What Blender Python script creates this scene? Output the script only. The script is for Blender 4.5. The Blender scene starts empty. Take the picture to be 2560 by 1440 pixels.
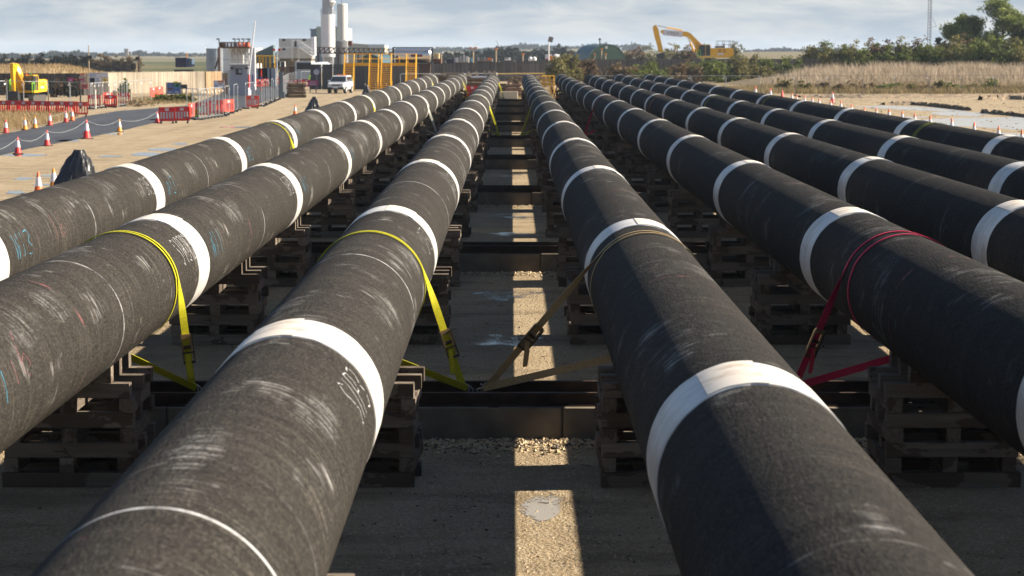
import bpy, math, random
import numpy as np
from mathutils import Vector, Matrix
random.seed(7); rng = np.random.default_rng(11)
scene = bpy.context.scene
C = scene.collection
R_ = math.radians
HAZE = 0.00011
# ---- camera
FPX, CAMH, HOR = 5300.0, 4.5, 126.0            # focal length in pixels of a 2560 wide frame, camera height, horizon row
PITCH = math.atan((720 - HOR) / FPX)
cam = bpy.data.cameras.new('camera'); camo = bpy.data.objects.new('camera', cam); C.objects.link(camo)
cam.sensor_width = 36.0; cam.lens = 36.0 * FPX / 2560
cam.clip_start = 0.2; cam.clip_end = 12000
camo.location = (0, 0, CAMH)
camo.rotation_euler = (math.pi / 2 - PITCH, 0, -math.atan(2.5 / FPX))
cam.dof.use_dof = True; cam.dof.focus_distance = 31.0; cam.dof.aperture_fstop = 3.6
scene.camera = camo
# ------------------------------------------------------------------ sky, sun, exposure
SUN = Vector((1.0, 0.10, 0.637)).normalized()
w = bpy.data.worlds.new('World'); scene.world = w; w.use_nodes = True
nt = w.node_tree; N = nt.nodes; L = nt.links
for n in list(N): N.remove(n)
wo = N.new('ShaderNodeOutputWorld'); bg = N.new('ShaderNodeBackground')
sky = N.new('ShaderNodeTexSky'); sky.sky_type = 'NISHITA'; sky.sun_disc = False
sky.sun_elevation = math.asin(SUN.z); sky.sun_rotation = math.atan2(SUN.x, SUN.y)
sky.air_density = 1.0; sky.dust_density = 0.6; sky.ozone_density = 2.0
tc = N.new('ShaderNodeTexCoord')
mp = N.new('ShaderNodeMapping'); mp.inputs['Scale'].default_value = (13, 13, 62)
nz = N.new('ShaderNodeTexNoise'); nz.inputs['Scale'].default_value = 1.6; nz.inputs['Detail'].default_value = 7; nz.inputs['Roughness'].default_value = 0.58
nz.inputs['Distortion'].default_value = 0.35
rp = N.new('ShaderNodeValToRGB'); rp.color_ramp.elements[0].position = 0.40; rp.color_ramp.elements[1].position = 0.63
rp.color_ramp.elements[0].color = (0, 0, 0, 1); rp.color_ramp.elements[1].color = (1, 1, 1, 1)
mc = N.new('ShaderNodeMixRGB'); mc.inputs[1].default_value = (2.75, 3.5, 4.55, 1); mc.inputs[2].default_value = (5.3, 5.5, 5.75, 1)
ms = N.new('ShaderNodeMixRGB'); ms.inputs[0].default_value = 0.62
L.new(tc.outputs['Generated'], mp.inputs[0]); L.new(mp.outputs[0], nz.inputs['Vector'])
L.new(nz.outputs['Fac'], rp.inputs[0]); L.new(rp.outputs[0], mc.inputs[0])
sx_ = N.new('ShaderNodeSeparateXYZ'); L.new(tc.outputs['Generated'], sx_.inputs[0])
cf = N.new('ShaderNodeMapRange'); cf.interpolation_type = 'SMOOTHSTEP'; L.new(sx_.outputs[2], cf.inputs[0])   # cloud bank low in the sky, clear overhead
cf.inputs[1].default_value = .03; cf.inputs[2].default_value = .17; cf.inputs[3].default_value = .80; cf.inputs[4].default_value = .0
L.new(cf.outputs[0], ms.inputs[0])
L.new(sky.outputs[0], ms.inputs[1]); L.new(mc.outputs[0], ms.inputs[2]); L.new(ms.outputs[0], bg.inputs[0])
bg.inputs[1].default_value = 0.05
L.new(bg.outputs[0], wo.inputs[0])
sl = bpy.data.lights.new('sun', 'SUN'); sl.energy = 5.0; sl.angle = R_(0.5); sl.color = (1.0, 0.875, 0.70)
so = bpy.data.objects.new('sun', sl); C.objects.link(so); so.rotation_euler = SUN.to_track_quat('Z', 'Y').to_euler()
scene.view_settings.view_transform = 'Standard'; scene.view_settings.look = 'None'
scene.view_settings.gamma = 1; scene.view_settings.use_curve_mapping = False
scene.view_settings.exposure = 1.42
scene.cycles.max_bounces = 6; scene.cycles.volume_bounces = 0; scene.cycles.transparent_max_bounces = 8
# ------------------------------------------------------------------ pixel row / column of the photograph -> world
T_ = math.tan(PITCH); CS = math.cos(PITCH); SN = math.sin(PITCH)
def gp(px, py, z=0.0):                          # ground point seen at (px, py)
    h = CAMH - z; d = (py - HOR)
    Y = FPX * h * (1 + T_ * T_) / d - h * T_
    depth = Y * CS + h * SN
    return Vector(((px - 1277.5) / FPX * depth, Y, z))
def at(px, py, Y):                              # point at distance Y seen at (px, py)
    v = (py - 720) / FPX                        # = (h cos - Y sin)/(Y cos + h sin)
    h = Y * (SN + v * CS) / (CS - v * SN)
    depth = Y * CS + h * SN
    return Vector(((px - 1277.5) / FPX * depth, Y, CAMH - h))
# ------------------------------------------------------------------ materials
def mat(name, col=(.5, .5, .5), rough=0.7, metal=0.0, var=0.0, scale=8.0, bump=0.0, spec=0.4, stretch=None, col2=None, lo=.35, hi=.65):
    m = bpy.data.materials.new(name); m.use_nodes = True
    t = m.node_tree; b = t.nodes['Principled BSDF']
    b.inputs['Base Color'].default_value = (*col, 1); b.inputs['Roughness'].default_value = rough
    b.inputs['Metallic'].default_value = metal; b.inputs['Specular IOR Level'].default_value = spec
    if var or col2 or bump:
        c = t.nodes.new('ShaderNodeTexCoord'); mpn = t.nodes.new('ShaderNodeMapping'); n = t.nodes.new('ShaderNodeTexNoise')
        if stretch: mpn.inputs['Scale'].default_value = stretch
        n.inputs['Scale'].default_value = scale; n.inputs['Detail'].default_value = 5
        t.links.new(c.outputs['Object'], mpn.inputs[0]); t.links.new(mpn.outputs[0], n.inputs['Vector'])
        if var or col2:
            r = t.nodes.new('ShaderNodeValToRGB'); r.color_ramp.elements[0].position = lo; r.color_ramp.elements[1].position = hi
            c2 = col2 or tuple(x * (1 - var) for x in col)
            r.color_ramp.elements[0].color = (*c2, 1); r.color_ramp.elements[1].color = (*col, 1)
            t.links.new(n.outputs['Fac'], r.inputs[0]); t.links.new(r.outputs[0], b.inputs['Base Color'])
        if bump:
            bp = t.nodes.new('ShaderNodeBump'); bp.inputs['Strength'].default_value = bump; bp.inputs['Distance'].default_value = .02
            t.links.new(n.outputs['Fac'], bp.inputs['Height']); t.links.new(bp.outputs[0], b.inputs['Normal'])
    return m
class NB:                                        # small node builder
    def __init__(s, m):
        s.t = m.node_tree; s.b = s.t.nodes['Principled BSDF']
    def n(s, typ, **k):
        x = s.t.nodes.new(typ)
        for a, v in k.items(): setattr(x, a, v)
        return x
    def put(s, sock, v):
        if hasattr(v, 'is_output'): s.t.links.new(v, sock)
        elif v is not None: sock.default_value = v
    def math(s, op, a, b=None, clamp=False):
        x = s.n('ShaderNodeMath', operation=op, use_clamp=clamp); s.put(x.inputs[0], a)
        if b is not None: s.put(x.inputs[1], b)
        return x.outputs[0]
    def noise(s, vec, scale, detail=4, rough=.5):
        x = s.n('ShaderNodeTexNoise'); s.put(x.inputs['Vector'], vec); x.inputs['Scale'].default_value = scale
        x.inputs['Detail'].default_value = detail; x.inputs['Roughness'].default_value = rough
        return x.outputs['Fac']
    def ramp(s, v, lo, hi, clamp=True):
        x = s.n('ShaderNodeMapRange'); s.put(x.inputs[0], v); x.inputs[1].default_value = lo; x.inputs[2].default_value = hi
        return x.outputs[0]
    def mix(s, f, a, b):
        x = s.n('ShaderNodeMixRGB'); s.put(x.inputs[0], f)
        s.put(x.inputs[1], (*a, 1) if isinstance(a, tuple) else a); s.put(x.inputs[2], (*b, 1) if isinstance(b, tuple) else b)
        return x.outputs[0]
    def comb(s, x, y, z):
        c = s.n('ShaderNodeCombineXYZ'); s.put(c.inputs[0], x); s.put(c.inputs[1], y); s.put(c.inputs[2], z); return c.outputs[0]
    def sep(s, v):
        c = s.n('ShaderNodeSeparateXYZ'); s.put(c.inputs[0], v); return c.outputs
    def bump(s, h, strength, dist):
        x = s.n('ShaderNodeBump'); s.put(x.inputs['Height'], h); x.inputs['Strength'].default_value = strength; x.inputs['Distance'].default_value = dist
        s.t.links.new(x.outputs[0], s.b.inputs['Normal'])
    def scale(s, v, sc):
        x = s.n('ShaderNodeMapping'); s.put(x.inputs[0], v); x.inputs['Scale'].default_value = sc; return x.outputs[0]

def ground_mat():
    m = mat('ground_sand', rough=.93, spec=.15); k = NB(m)
    g = k.n('ShaderNodeNewGeometry').outputs['Position']; x, y, z = k.sep(g)
    big = k.noise(g, .12, 5); mid = k.noise(g, 1.3, 6, .65); fine = k.noise(g, 38, 4, .7)
    trk = k.noise(k.scale(g, (.9, .06, 1)), 1.0, 5, .6)
    base = k.mix(k.ramp(mid, .3, .72), (.345, .268, .165), (.46, .372, .248))
    base = k.mix(k.ramp(trk, .45, .75), base, (.27, .20, .125))
    vor = k.n('ShaderNodeTexVoronoi'); k.put(vor.inputs['Vector'], g); vor.inputs['Scale'].default_value = 26
    vr = k.n('ShaderNodeTexVoronoi'); k.put(vr.inputs['Vector'], g); vr.inputs['Scale'].default_value = 75
    st = k.sep(vor.outputs['Color'])[0]
    base = k.mix(k.math('MULTIPLY', k.ramp(st, .68, .95), .75), base, (.50, .42, .31))
    base = k.mix(k.math('MULTIPLY', k.ramp(k.sep(vr.outputs['Color'])[1], .78, 1.0), .7), base, (.075, .06, .042))
    base = k.mix(k.math('MULTIPLY', k.ramp(fine, .42, .68), .55), base, (.12, .088, .055))
    damp = k.math('MULTIPLY', k.ramp(k.noise(k.scale(g, (.5, 1.3, 1)), .9, 5, .6), .5, .66), .55)
    base = k.mix(damp, base, (.125, .098, .062))
    # far country: fields beyond the site
    fy = k.ramp(k.math('ADD', y, k.math('MULTIPLY', big, 60)), 455, 500)
    fld = k.noise(k.scale(g, (.004, .0016, 1)), 1.0, 2)
    fc = k.mix(k.ramp(fld, .40, .47), (.06, .07, .028), (.15, .125, .065))
    base = k.mix(fy, base, fc)
    k.put(k.b.inputs['Base Color'], base)
    k.bump(k.math('ADD', k.math('MULTIPLY', vor.outputs['Distance'], .5), k.math('MULTIPLY', fine, .7)), .9, .045)
    return m
def pipe_mat(idx):
    m = mat('pipe_coating', rough=.9, spec=.09); k = NB(m)
    o = k.n('ShaderNodeTexCoord').outputs['Object']; x, y, z = k.sep(o)
    a = k.math('ARCTAN2', x, z); sd = idx * 17.3
    cyl = k.comb(k.math('MULTIPLY', a, .648), k.math('ADD', y, sd), .3)
    hel = k.comb(k.math('MULTIPLY', a, .648), k.math('ADD', k.math('ADD', y, k.math('MULTIPLY', a, .06)), sd), .3)
    s1 = k.noise(k.scale(hel, (.9, 42, 1)), 1.0, 5, .62)             # fine rings drawn out round the pipe
    s2 = k.noise(k.scale(hel, (1.2, 5.5, 1)), 1.0, 4, .6)
    sp = k.noise(k.scale(cyl, (46, 17, 1)), 1.0, 3, .75)              # grain of the rough coat
    sp2 = k.noise(k.scale(cyl, (40, 20, 2)), 1.0, 3, .7)
    patch = k.noise(k.scale(cyl, (.9, .55, 1)), 1.0, 3, .55)
    scuff = k.noise(k.scale(hel, (1.7, 15, 1)), 1.0, 5, .75)
    hold = k.noise(k.scale(cyl, (1.5, .8, 1)), 1.0, 4, .65); lump = k.noise(k.scale(cyl, (9, 2.6, 1)), 1.0, 4, .7)
    base = k.mix(k.ramp(s2, .3, .7), (.019, .0172, .0152), (.035, .0315, .0275))
    base = k.mix(k.math('MULTIPLY', k.ramp(sp, .47, .72), .66), base, (.088, .080, .069))
    base = k.mix(k.math('MULTIPLY', k.ramp(sp2, .54, .68), .8), base, (.008, .008, .009))
    base = k.mix(k.math('MULTIPLY', k.ramp(s1, .56, .72), .5), base, (.115, .105, .092))
    pm = k.math('MULTIPLY', k.math('MULTIPLY', k.ramp(s1, .52, .62), k.ramp(sp, .38, .6)), k.ramp(patch, .53, .66))
    base = k.mix(k.math('MULTIPLY', pm, .6), base, (.17, .155, .13))
    sc = k.math('MULTIPLY', k.ramp(scuff, .50, .60), k.ramp(hold, .56, .68))
    base = k.mix(k.math('MULTIPLY', sc, .85), base, (.34, .335, .33))
    wob = k.noise(k.scale(cyl, (3.2, 1.7, 1)), 1.0, 4, .7)
    for (y0, a0, ry, ra) in SCUFF.get(idx, []):
        d = k.math('ADD', k.math('POWER', k.math('DIVIDE', k.math('SUBTRACT', y, y0), ry), 2), k.math('POWER', k.math('DIVIDE', k.math('SUBTRACT', a, a0), ra), 2))
        d = k.math('ADD', d, k.math('MULTIPLY', k.math('SUBTRACT', wob, .5), 4.5))
        f = k.math('MULTIPLY', k.ramp(d, 1.0, -.3), k.math('MULTIPLY', k.ramp(scuff, .45, .60), k.ramp(sp, .34, .54)))
        base = k.mix(k.math('MULTIPLY', f, .75), base, (.27, .265, .26))
    dk = [.98, .93, .9, .68, .5, .42, .42, .42][idx]
    base = k.mix(1 - dk, base, (.006, .006, .007))
    # chalk rings, one to each joint of pipe
    def ring(off, wd, col, amt, br):
        md = k.math('ABSOLUTE', k.math('SUBTRACT', k.math('MODULO', k.math('ADD', y, 12.33 * 3 - off), 12.33), 6.165))
        f = k.math('LESS_THAN', md, wd)
        f = k.math('MULTIPLY', f, k.ramp(k.noise(k.scale(cyl, (3, .15, 1)), 1.0, 4, .7), br, br + .16))
        return k.math('MULTIPLY', f, amt), col
    for (off, wd, col, amt, br) in CHALK[idx]:
        f, c = ring(off - 6.165, wd, col, amt, br); base = k.mix(f, base, c)
    k.put(k.b.inputs['Base Color'], base)
    h = k.math('ADD', k.math('ADD', k.math('MULTIPLY', sp, .5), k.math('MULTIPLY', lump, .8)), k.math('ADD', k.math('MULTIPLY', s1, .5), k.math('MULTIPLY', sp2, .3)))
    k.bump(h, .8, .026)
    return m
def sleeve_mat():
    m = mat('white_sleeve', rough=.5, spec=.4); k = NB(m)
    o = k.n('ShaderNodeTexCoord').outputs['Object']; x, y, z = k.sep(o); a = k.math('ARCTAN2', x, z)
    oi = k.n('ShaderNodeObjectInfo').outputs['Random']
    cyl = k.comb(k.math('MULTIPLY', a, .648), k.math('ADD', y, k.math('MULTIPLY', oi, 90)), k.math('MULTIPLY', oi, 40))
    s = k.noise(k.scale(cyl, (1.3, 16, 1)), 1.0, 5, .65); p = k.noise(k.scale(cyl, (2.2, 1.6, 1)), 1.0, 4, .6)
    base = k.mix(k.math('MULTIPLY', k.ramp(p, .46, .70), .6), (.53, .525, .515), (.30, .245, .185))
    base = k.mix(k.math('MULTIPLY', k.math('MULTIPLY', k.ramp(s, .55, .7), k.ramp(p, .25, .5)), .75), base, (.20, .18, .16))
    k.put(k.b.inputs['Base Color'], base); k.bump(k.noise(cyl, 3.0, 3), .25, .03)
    return m
def wood_mat(name, c1, c2, wet=.5, bump=.25):
    m = mat(name, rough=.85, spec=.25); k = NB(m)
    o = k.n('ShaderNodeTexCoord').outputs['Object']; oi = k.n('ShaderNodeObjectInfo').outputs['Random']
    x, y, z = k.sep(o); v = k.comb(k.math('ADD', x, k.math('MULTIPLY', oi, 31)), y, k.math('ADD', z, k.math('MULTIPLY', oi, 17)))
    gr = k.noise(k.scale(v, (1.3, 22, 22)), 1.0, 5, .65)
    base = k.mix(k.ramp(gr, .3, .7), c1, c2)
    base = k.mix(k.math('MULTIPLY', oi, .55), base, (.055, .043, .033))
    st = k.math('GREATER_THAN', k.noise(k.scale(v, (1.6, 3, 3)), 1.0, 5, .6), .52)
    base = k.mix(k.math('MULTIPLY', st, wet), base, (.045, .030, .020))
    k.put(k.b.inputs['Base Color'], base); k.bump(gr, bump, .01)
    return m
def leaf_mat(name, c1, c2, c3=None):
    m = mat(name, rough=.6, spec=.25); k = NB(m)
    a = k.n('ShaderNodeAttribute', attribute_name='tint').outputs['Fac']
    oi = k.n('ShaderNodeObjectInfo').outputs['Random']
    base = k.mix(a, c1, c2)
    if c3: base = k.mix(k.math('MULTIPLY', oi, .6), base, c3)
    k.put(k.b.inputs['Base Color'], base)
    tr = k.n('ShaderNodeBsdfTranslucent'); k.put(tr.inputs[0], base); mx = k.n('ShaderNodeMixShader'); mx.inputs[0].default_value = .36
    k.t.links.new(k.b.outputs[0], mx.inputs[1]); k.t.links.new(tr.outputs[0], mx.inputs[2])
    k.t.links.new(mx.outputs[0], k.t.nodes['Material Output'].inputs[0])
    return m
# ------------------------------------------------------------------ mesh helpers
class MB:
    def __init__(s): s.v = []; s.f = []
    def add(s, vs, fs):
        o = len(s.v); s.v += [tuple(v) for v in vs]; s.f += [tuple(i + o for i in f) for f in fs]; return s
    def box(s, c, d, rz=0.0, ry=0.0, ch=0.0):
        x, y, z = d[0] / 2, d[1] / 2, d[2] / 2
        M = Matrix.Rotation(rz, 3, 'Z') @ Matrix.Rotation(ry, 3, 'Y'); c = Vector(c)
        if ch:
            p = [(-x + ch, -y), (x - ch, -y), (x, -y + ch), (x, y - ch), (x - ch, y), (-x + ch, y), (-x, y - ch), (-x, -y + ch)]
            vs = [M @ Vector((a, b, -z)) + c for a, b in p] + [M @ Vector((a, b, z)) + c for a, b in p]
            return s.add(vs, [tuple(range(7, -1, -1)), tuple(range(8, 16))] + [(i, (i + 1) % 8, 8 + (i + 1) % 8, 8 + i) for i in range(8)])
        vs = [M @ Vector((i * x, j * y, k * z)) + c for k in (-1, 1) for j in (-1, 1) for i in (-1, 1)]
        return s.add(vs, [(0, 2, 3, 1), (4, 5, 7, 6), (0, 1, 5, 4), (1, 3, 7, 5), (3, 2, 6, 7), (2, 0, 4, 6)])
    def tube(s, p0, p1, r0, r1=None, n=8, caps=True):
        p0 = Vector(p0); p1 = Vector(p1); r1 = r0 if r1 is None else r1
        d = (p1 - p0); q = d.to_track_quat('Z', 'Y')
        vs = [p0 + q @ Vector((r0 * math.cos(2 * math.pi * i / n), r0 * math.sin(2 * math.pi * i / n), 0)) for i in range(n)]
        vs += [p1 + q @ Vector((r1 * math.cos(2 * math.pi * i / n), r1 * math.sin(2 * math.pi * i / n), 0)) for i in range(n)]
        fs = [(i, (i + 1) % n, n + (i + 1) % n, n + i) for i in range(n)]
        if caps: fs += [tuple(range(n - 1, -1, -1)), tuple(range(n, 2 * n))]
        return s.add(vs, fs)
    def path(s, pts, r, n=6):
        for a, b in zip(pts[:-1], pts[1:]): s.tube(a, b, r, n=n)
        return s
    def lathe(s, prof, n=16, c=(0, 0, 0)):
        o = []
        for (r, z) in prof:
            o += [(c[0] + r * math.cos(2 * math.pi * i / n), c[1] + r * math.sin(2 * math.pi * i / n), c[2] + z) for i in range(n)]
        fs = [(j * n + i, j * n + (i + 1) % n, (j + 1) * n + (i + 1) % n, (j + 1) * n + i) for j in range(len(prof) - 1) for i in range(n)]
        fs += [tuple(range(n - 1, -1, -1)), tuple((len(prof) - 1) * n + i for i in range(n))]
        return s.add(o, fs)
    def prism(s, poly, y0, y1):                   # polygon in x,z extruded along y
        n = len(poly); vs = [(x, y0, z) for x, z in poly] + [(x, y1, z) for x, z in poly]
        return s.add(vs, [tuple(range(n)), tuple(range(2 * n - 1, n - 1, -1))] + [(i + n, (i + 1) % n + n, (i + 1) % n, i) for i in range(n)])
    def build(s, name, m, parent=None, smooth=False):
        me = bpy.data.meshes.new(name); me.from_pydata(s.v, [], s.f); me.update()
        if m: me.materials.append(m)
        if smooth: me.shade_smooth(); me.set_sharp_from_angle(angle=R_(38))
        return link(name, me, parent)
def link(name, me, parent=None):
    o = bpy.data.objects.new(name, me); C.objects.link(o)
    if parent: o.parent = parent
    return o
def tag(o, label=None, cat=None, group=None, kind=None):
    for k_, v in (('label', label), ('category', cat), ('group', group), ('kind', kind)):
        if v: o[k_] = v
    return o
def thing(name, label, cat, loc=(0, 0, 0), rz=0.0, group=None):
    o = bpy.data.objects.new(name, None); C.objects.link(o); o.empty_display_size = .2
    o.location = loc; o.rotation_euler = (0, 0, rz)
    return tag(o, label, cat, group)
def dup(o, parent=None):
    c = o.copy(); C.objects.link(c)
    if parent: c.parent = parent
    for ch in list(o.children): dup(ch, c)
    return c
def place(o, loc, rz=0.0, label=None, group=None, sc=None):
    o.location = loc; o.rotation_euler = (0, 0, rz)
    if label: o['label'] = label
    if group: o['group'] = group
    if sc: o.scale = (sc, sc, sc)
    return o
def text(name, s, size, m, parent, loc, rot, ext=.004):
    cu = bpy.data.curves.new(name, 'FONT'); cu.body = s; cu.size = size; cu.align_x = 'CENTER'; cu.align_y = 'CENTER'; cu.extrude = ext
    cu.resolution_u = 2
    t = bpy.data.objects.new(name, cu); C.objects.link(t)
    dg = bpy.context.evaluated_depsgraph_get(); me = bpy.data.meshes.new_from_object(t.evaluated_get(dg))
    bpy.data.objects.remove(t); me.materials.clear(); me.materials.append(m)
    o = link(name, me, parent); o.location = loc; o.rotation_euler = rot
    return o
def raw_mesh(name, V, Fq, m, tint=None, parent=None):
    me = bpy.data.meshes.new(name); nv = len(V); nf, k = Fq.shape
    me.vertices.add(nv); me.vertices.foreach_set('co', np.ascontiguousarray(V, dtype=np.float32).ravel())
    me.loops.add(nf * k); me.loops.foreach_set('vertex_index', np.ascontiguousarray(Fq, dtype=np.int32).ravel())
    me.polygons.add(nf); me.polygons.foreach_set('loop_start', np.arange(0, nf * k, k, dtype=np.int32))
    me.update(calc_edges=True)
    if tint is not None:
        at_ = me.attributes.new('tint', 'FLOAT', 'POINT'); at_.data.foreach_set('value', np.ascontiguousarray(tint, dtype=np.float32))
    me.materials.append(m); me.validate(); me.shade_flat()
    return link(name, me, parent)
def leaf_mesh(name, m, blobs, n, size, parent=None, seed=0, flat=.75):
    """leaves spread through the volumes of the blobs, gathered into clumps, thinner at the rim"""
    r = np.random.default_rng(seed); vol = np.array([b[3] * b[4] * b[5] for b in blobs]) ** .75; vol /= vol.sum()
    nc = max(12, n // 26); P = []; T = []
    for b, f in zip(blobs, vol):
        c = int(nc * f) + 3
        d = r.normal(size=(c, 3)); d /= np.linalg.norm(d, axis=1)[:, None]
        rad = r.uniform(.25, 1.0, c) ** .45
        wob = 1 + .22 * np.sin(3.1 * d[:, 0] + 5 * d[:, 1] + seed) + .16 * np.sin(7 * d[:, 2] + 4 * d[:, 0])
        cc = np.array(b[:3]) + d * (rad * wob)[:, None] * np.array(b[3:6])
        per = max(4, int(n * f / c)); cs = .22 * (b[3] * b[4] * b[5]) ** (1 / 3)
        q = cc[:, None, :] + r.normal(size=(c, per, 3)) * cs * np.array([1, 1, .7])
        P.append(q.reshape(-1, 3)); ct = np.clip(.5 + .28 * r.normal(size=(c, 1)), 0, 1)
        T.append(np.clip(ct + .18 * r.normal(size=(c, per)), 0, 1).ravel())
    P = np.concatenate(P); T = np.concatenate(T); k = len(P)
    a = r.normal(size=(k, 3)); a /= np.linalg.norm(a, axis=1)[:, None]
    b_ = r.normal(size=(k, 3)); b_ -= (b_ * a).sum(1)[:, None] * a; b_ /= np.linalg.norm(b_, axis=1)[:, None]
    sz = size * r.uniform(.6, 1.4, (k, 1))
    V = np.stack([P - a * sz, P - b_ * sz * flat * .6, P + a * sz, P + b_ * sz * flat * .6], 1).reshape(-1, 3)
    return raw_mesh(name, V, np.arange(4 * k).reshape(k, 4), m, np.repeat(T, 4), parent)
def blades(name, m, pts, h, wd, lean=.35, seed=0):
    r = np.random.default_rng(seed); k = len(pts); pts = np.asarray(pts, float)
    an = r.uniform(0, 2 * np.pi, k); wv = np.stack([np.cos(an), np.sin(an), 0 * an], 1) * (wd / 2)
    hh = h * r.uniform(.45, 1.15, k); ln = np.stack([r.normal(-.1, lean, k) * hh, r.normal(0, lean, k) * hh, hh], 1)
    mid = pts + ln * np.array([.35, .35, .55])
    V = np.stack([pts - wv, pts + wv, mid + wv * .7, pts + ln, mid - wv * .7], 1).reshape(-1, 3)
    T = np.repeat(r.uniform(0, 1, k), 5)
    return raw_mesh(name, V, np.arange(5 * k).reshape(k, 5), m, T)
# ================================================================== LARGE STRUCTURE: ground, pipes
PX = [-7.1, -4.56, -1.66, 1.58, 4.55, 7.15, 9.72, 12.4]      # the eight pipe strings, left to right
PR, PZ = 0.648, 1.744
JOINT = 12.33
def apexY(py): return 11313 / (py - HOR) - .24
BAND0 = [apexY(411), apexY(536), apexY(515), apexY(548), apexY(520), apexY(393), apexY(405), apexY(338)]
PEND = 191.0
WH = (.30, .30, .31); PK = (.26, .09, .10); GY = (.12, .115, .11)
CHALK = [
    [(apexY(375), .02, WH, .9, .42), (apexY(375) + 4.1, .03, GY, .8, .5)],
    [(apexY(652), .022, WH, .9, .42), (apexY(700), .03, PK, .7, .52), (apexY(652) + 5, .05, GY, .8, .5)],
    [(apexY(1268), .022, (.4, .41, .42), .95, .36), (apexY(1150), .03, GY, .7, .5), (apexY(1320), .02, PK, .6, .6)],
    [(apexY(690), .022, PK, .8, .5), (apexY(650), .02, GY, .8, .45), (apexY(760), .02, PK, .6, .55)],
    [(apexY(640), .022, PK, .9, .5), (apexY(600), .02, GY, .7, .5)],
    [(apexY(345), .02, GY, .9, .45)], [(apexY(380), .02, GY, .9, .45)], [(apexY(320), .02, GY, .9, .45)]]
SCUFF = {2: [(11.2, -.02, .75, .24), (10.6, .0, .4, .16), (13.2, .75, .7, .3), (24.0, .9, .7, .35), (19.5, .85, .9, .4)], 0: [(24.6, .55, .9, .4), (27.2, .5, .8, .4), (35, .7, .8, .4), (66, .6, 1.5, .6), (72, .5, 1.2, .6)],
         1: [(17.6, .75, .8, .4), (19.0, .7, .6, .35), (15.5, .8, .7, .4), (31, .8, .9, .4), (52, .7, 2.0, .6), (58, .8, 1.6, .6)], 3: [(45, .35, 1.0, .35), (47.5, .3, .9, .35), (49.5, .35, .7, .3), (21, .5, .8, .35)], 4: [(30, -.5, .8, .3), (23, -.9, .8, .4)], 5: [(46, -.6, 1.2, .4)]}
NTH = ['first', 'second', 'third', 'fourth', 'fifth', 'sixth', 'seventh', 'eighth', 'ninth', 'tenth', 'eleventh', 'twelfth', 'thirteenth',
       'fourteenth', 'fifteenth', 'sixteenth', 'seventeenth', 'eighteenth', 'nineteenth', 'twentieth']
NTH += ['twenty-' + a for a in NTH[:9]] + ['thirtieth'] + ['thirty-' + a for a in NTH[:9]]
# ---- ground: one sheet out to the horizon, flat under the yard, rolling beyond
def gz(x, y):
    if y < 460: return 0.0
    t = min(1.0, (y - 460) / 1300.0); t = t * t * (3 - 2 * t)
    az = x / max(y, 1)
    right = min(1.0, max(0.0, (az - .02) / .09))
    z = t * (-2.0 * (1 - right) + 3.5 * right)
    if y > 1900: z += min(1, (y - 1900) / 700) * (9 * math.exp(-((az - .01) / .10) ** 2) - 5 * right + 3 * math.exp(-((az + .2) / .08) ** 2))
    if y > 2800: z -= (y - 2800) * .012
    return z
ys = [-40, 0, 8, 16, 30, 60, 110, 180, 260, 340, 420, 460] + [460 + 1340 * (i / 14) ** 1.3 for i in range(1, 15)] + [1900, 2150, 2400, 2600, 2800, 3300, 4200, 6000, 9000]
m = MB(); nx = 41
for y in ys:
    for i in range(nx):
        x = (i / (nx - 1) * 2 - 1) * (130 + max(0, y) * .62)
        m.v.append((x, y, gz(x, y)))
for j in range(len(ys) - 1):
    for i in range(nx - 1):
        a = j * nx + i; m.f.append((a, a + 1, a + nx + 1, a + nx))
GM = ground_mat()
tag(m.build('ground', GM, smooth=True), kind='structure')
# ---- pipes
SLM = sleeve_mat(); PATM = mat('closure_patch', (.62, .57, .50), .55, var=.3, scale=5, col2=(.45, .36, .27), lo=.3, hi=.5)
CHW = mat('white_chalk', (.36, .36, .37), .9); CHB = mat('blue_chalk', (.035, .17, .26), .9); CHP = mat('pink_chalk', (.20, .075, .085), .9)
def ring_mesh(name, r, y0, y1, a0, a1, n, th, mtl, skew=0.0, closed=False):
    k = MB(); prof = [(y0, r - .012), (y0 + .006, r + th), (y1 - .006, r + th), (y1, r - .012)]
    nn = n if closed else n + 1
    for i in range(nn):
        a = a0 + (a1 - a0) * i / n
        jg = .006 * math.sin(9 * a) + .005 * math.sin(23 * a + 1)
        for j, (y, rr) in enumerate(prof):
            e = skew * (1 if j > 1 else -1) * (1 - i / n) if not closed else 0
            k.v.append((rr * math.sin(a), y + (jg if j > 1 else -jg) - e, rr * math.cos(a)))
    for i in range(n):
        b = i * 4; c = ((i + 1) % nn) * 4
        for j in range(3): k.f.append((b + j, b + j + 1, c + j + 1, c + j))
    if not closed:
        k.f += [(0, 3, 2, 1)] if False else []
    return k.build(name, mtl, smooth=True)
sleeve0 = ring_mesh('joint_sleeve', PR, 0, .95, 0, 2 * math.pi, 80, .009, SLM, closed=True)
patch0 = ring_mesh('closure_patch', PR, -.01, .96, -.30, .30, 12, .017, PATM, skew=.05)
PLAB = ['dark coated pipe string, outermost on the left beside the cones and road',
        'dark coated pipe string with yellow strap and blue chalk, next to the outermost left one',
        'sunlit dark pipe string left of the middle lane, with white scuffed patch near its front',
        'dark pipe string right of the middle lane, with cream strap hanging from its left side',
        'dark pipe string with the double red strap around it, right of the middle lane',
        'black pipe string between the red strapped pipe and the two outer right ones',
        'black pipe string second from the right edge, next to the outermost right one',
        'black pipe string outermost on the right, with twin thin yellow straps, beside cones']
pipes = []
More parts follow.
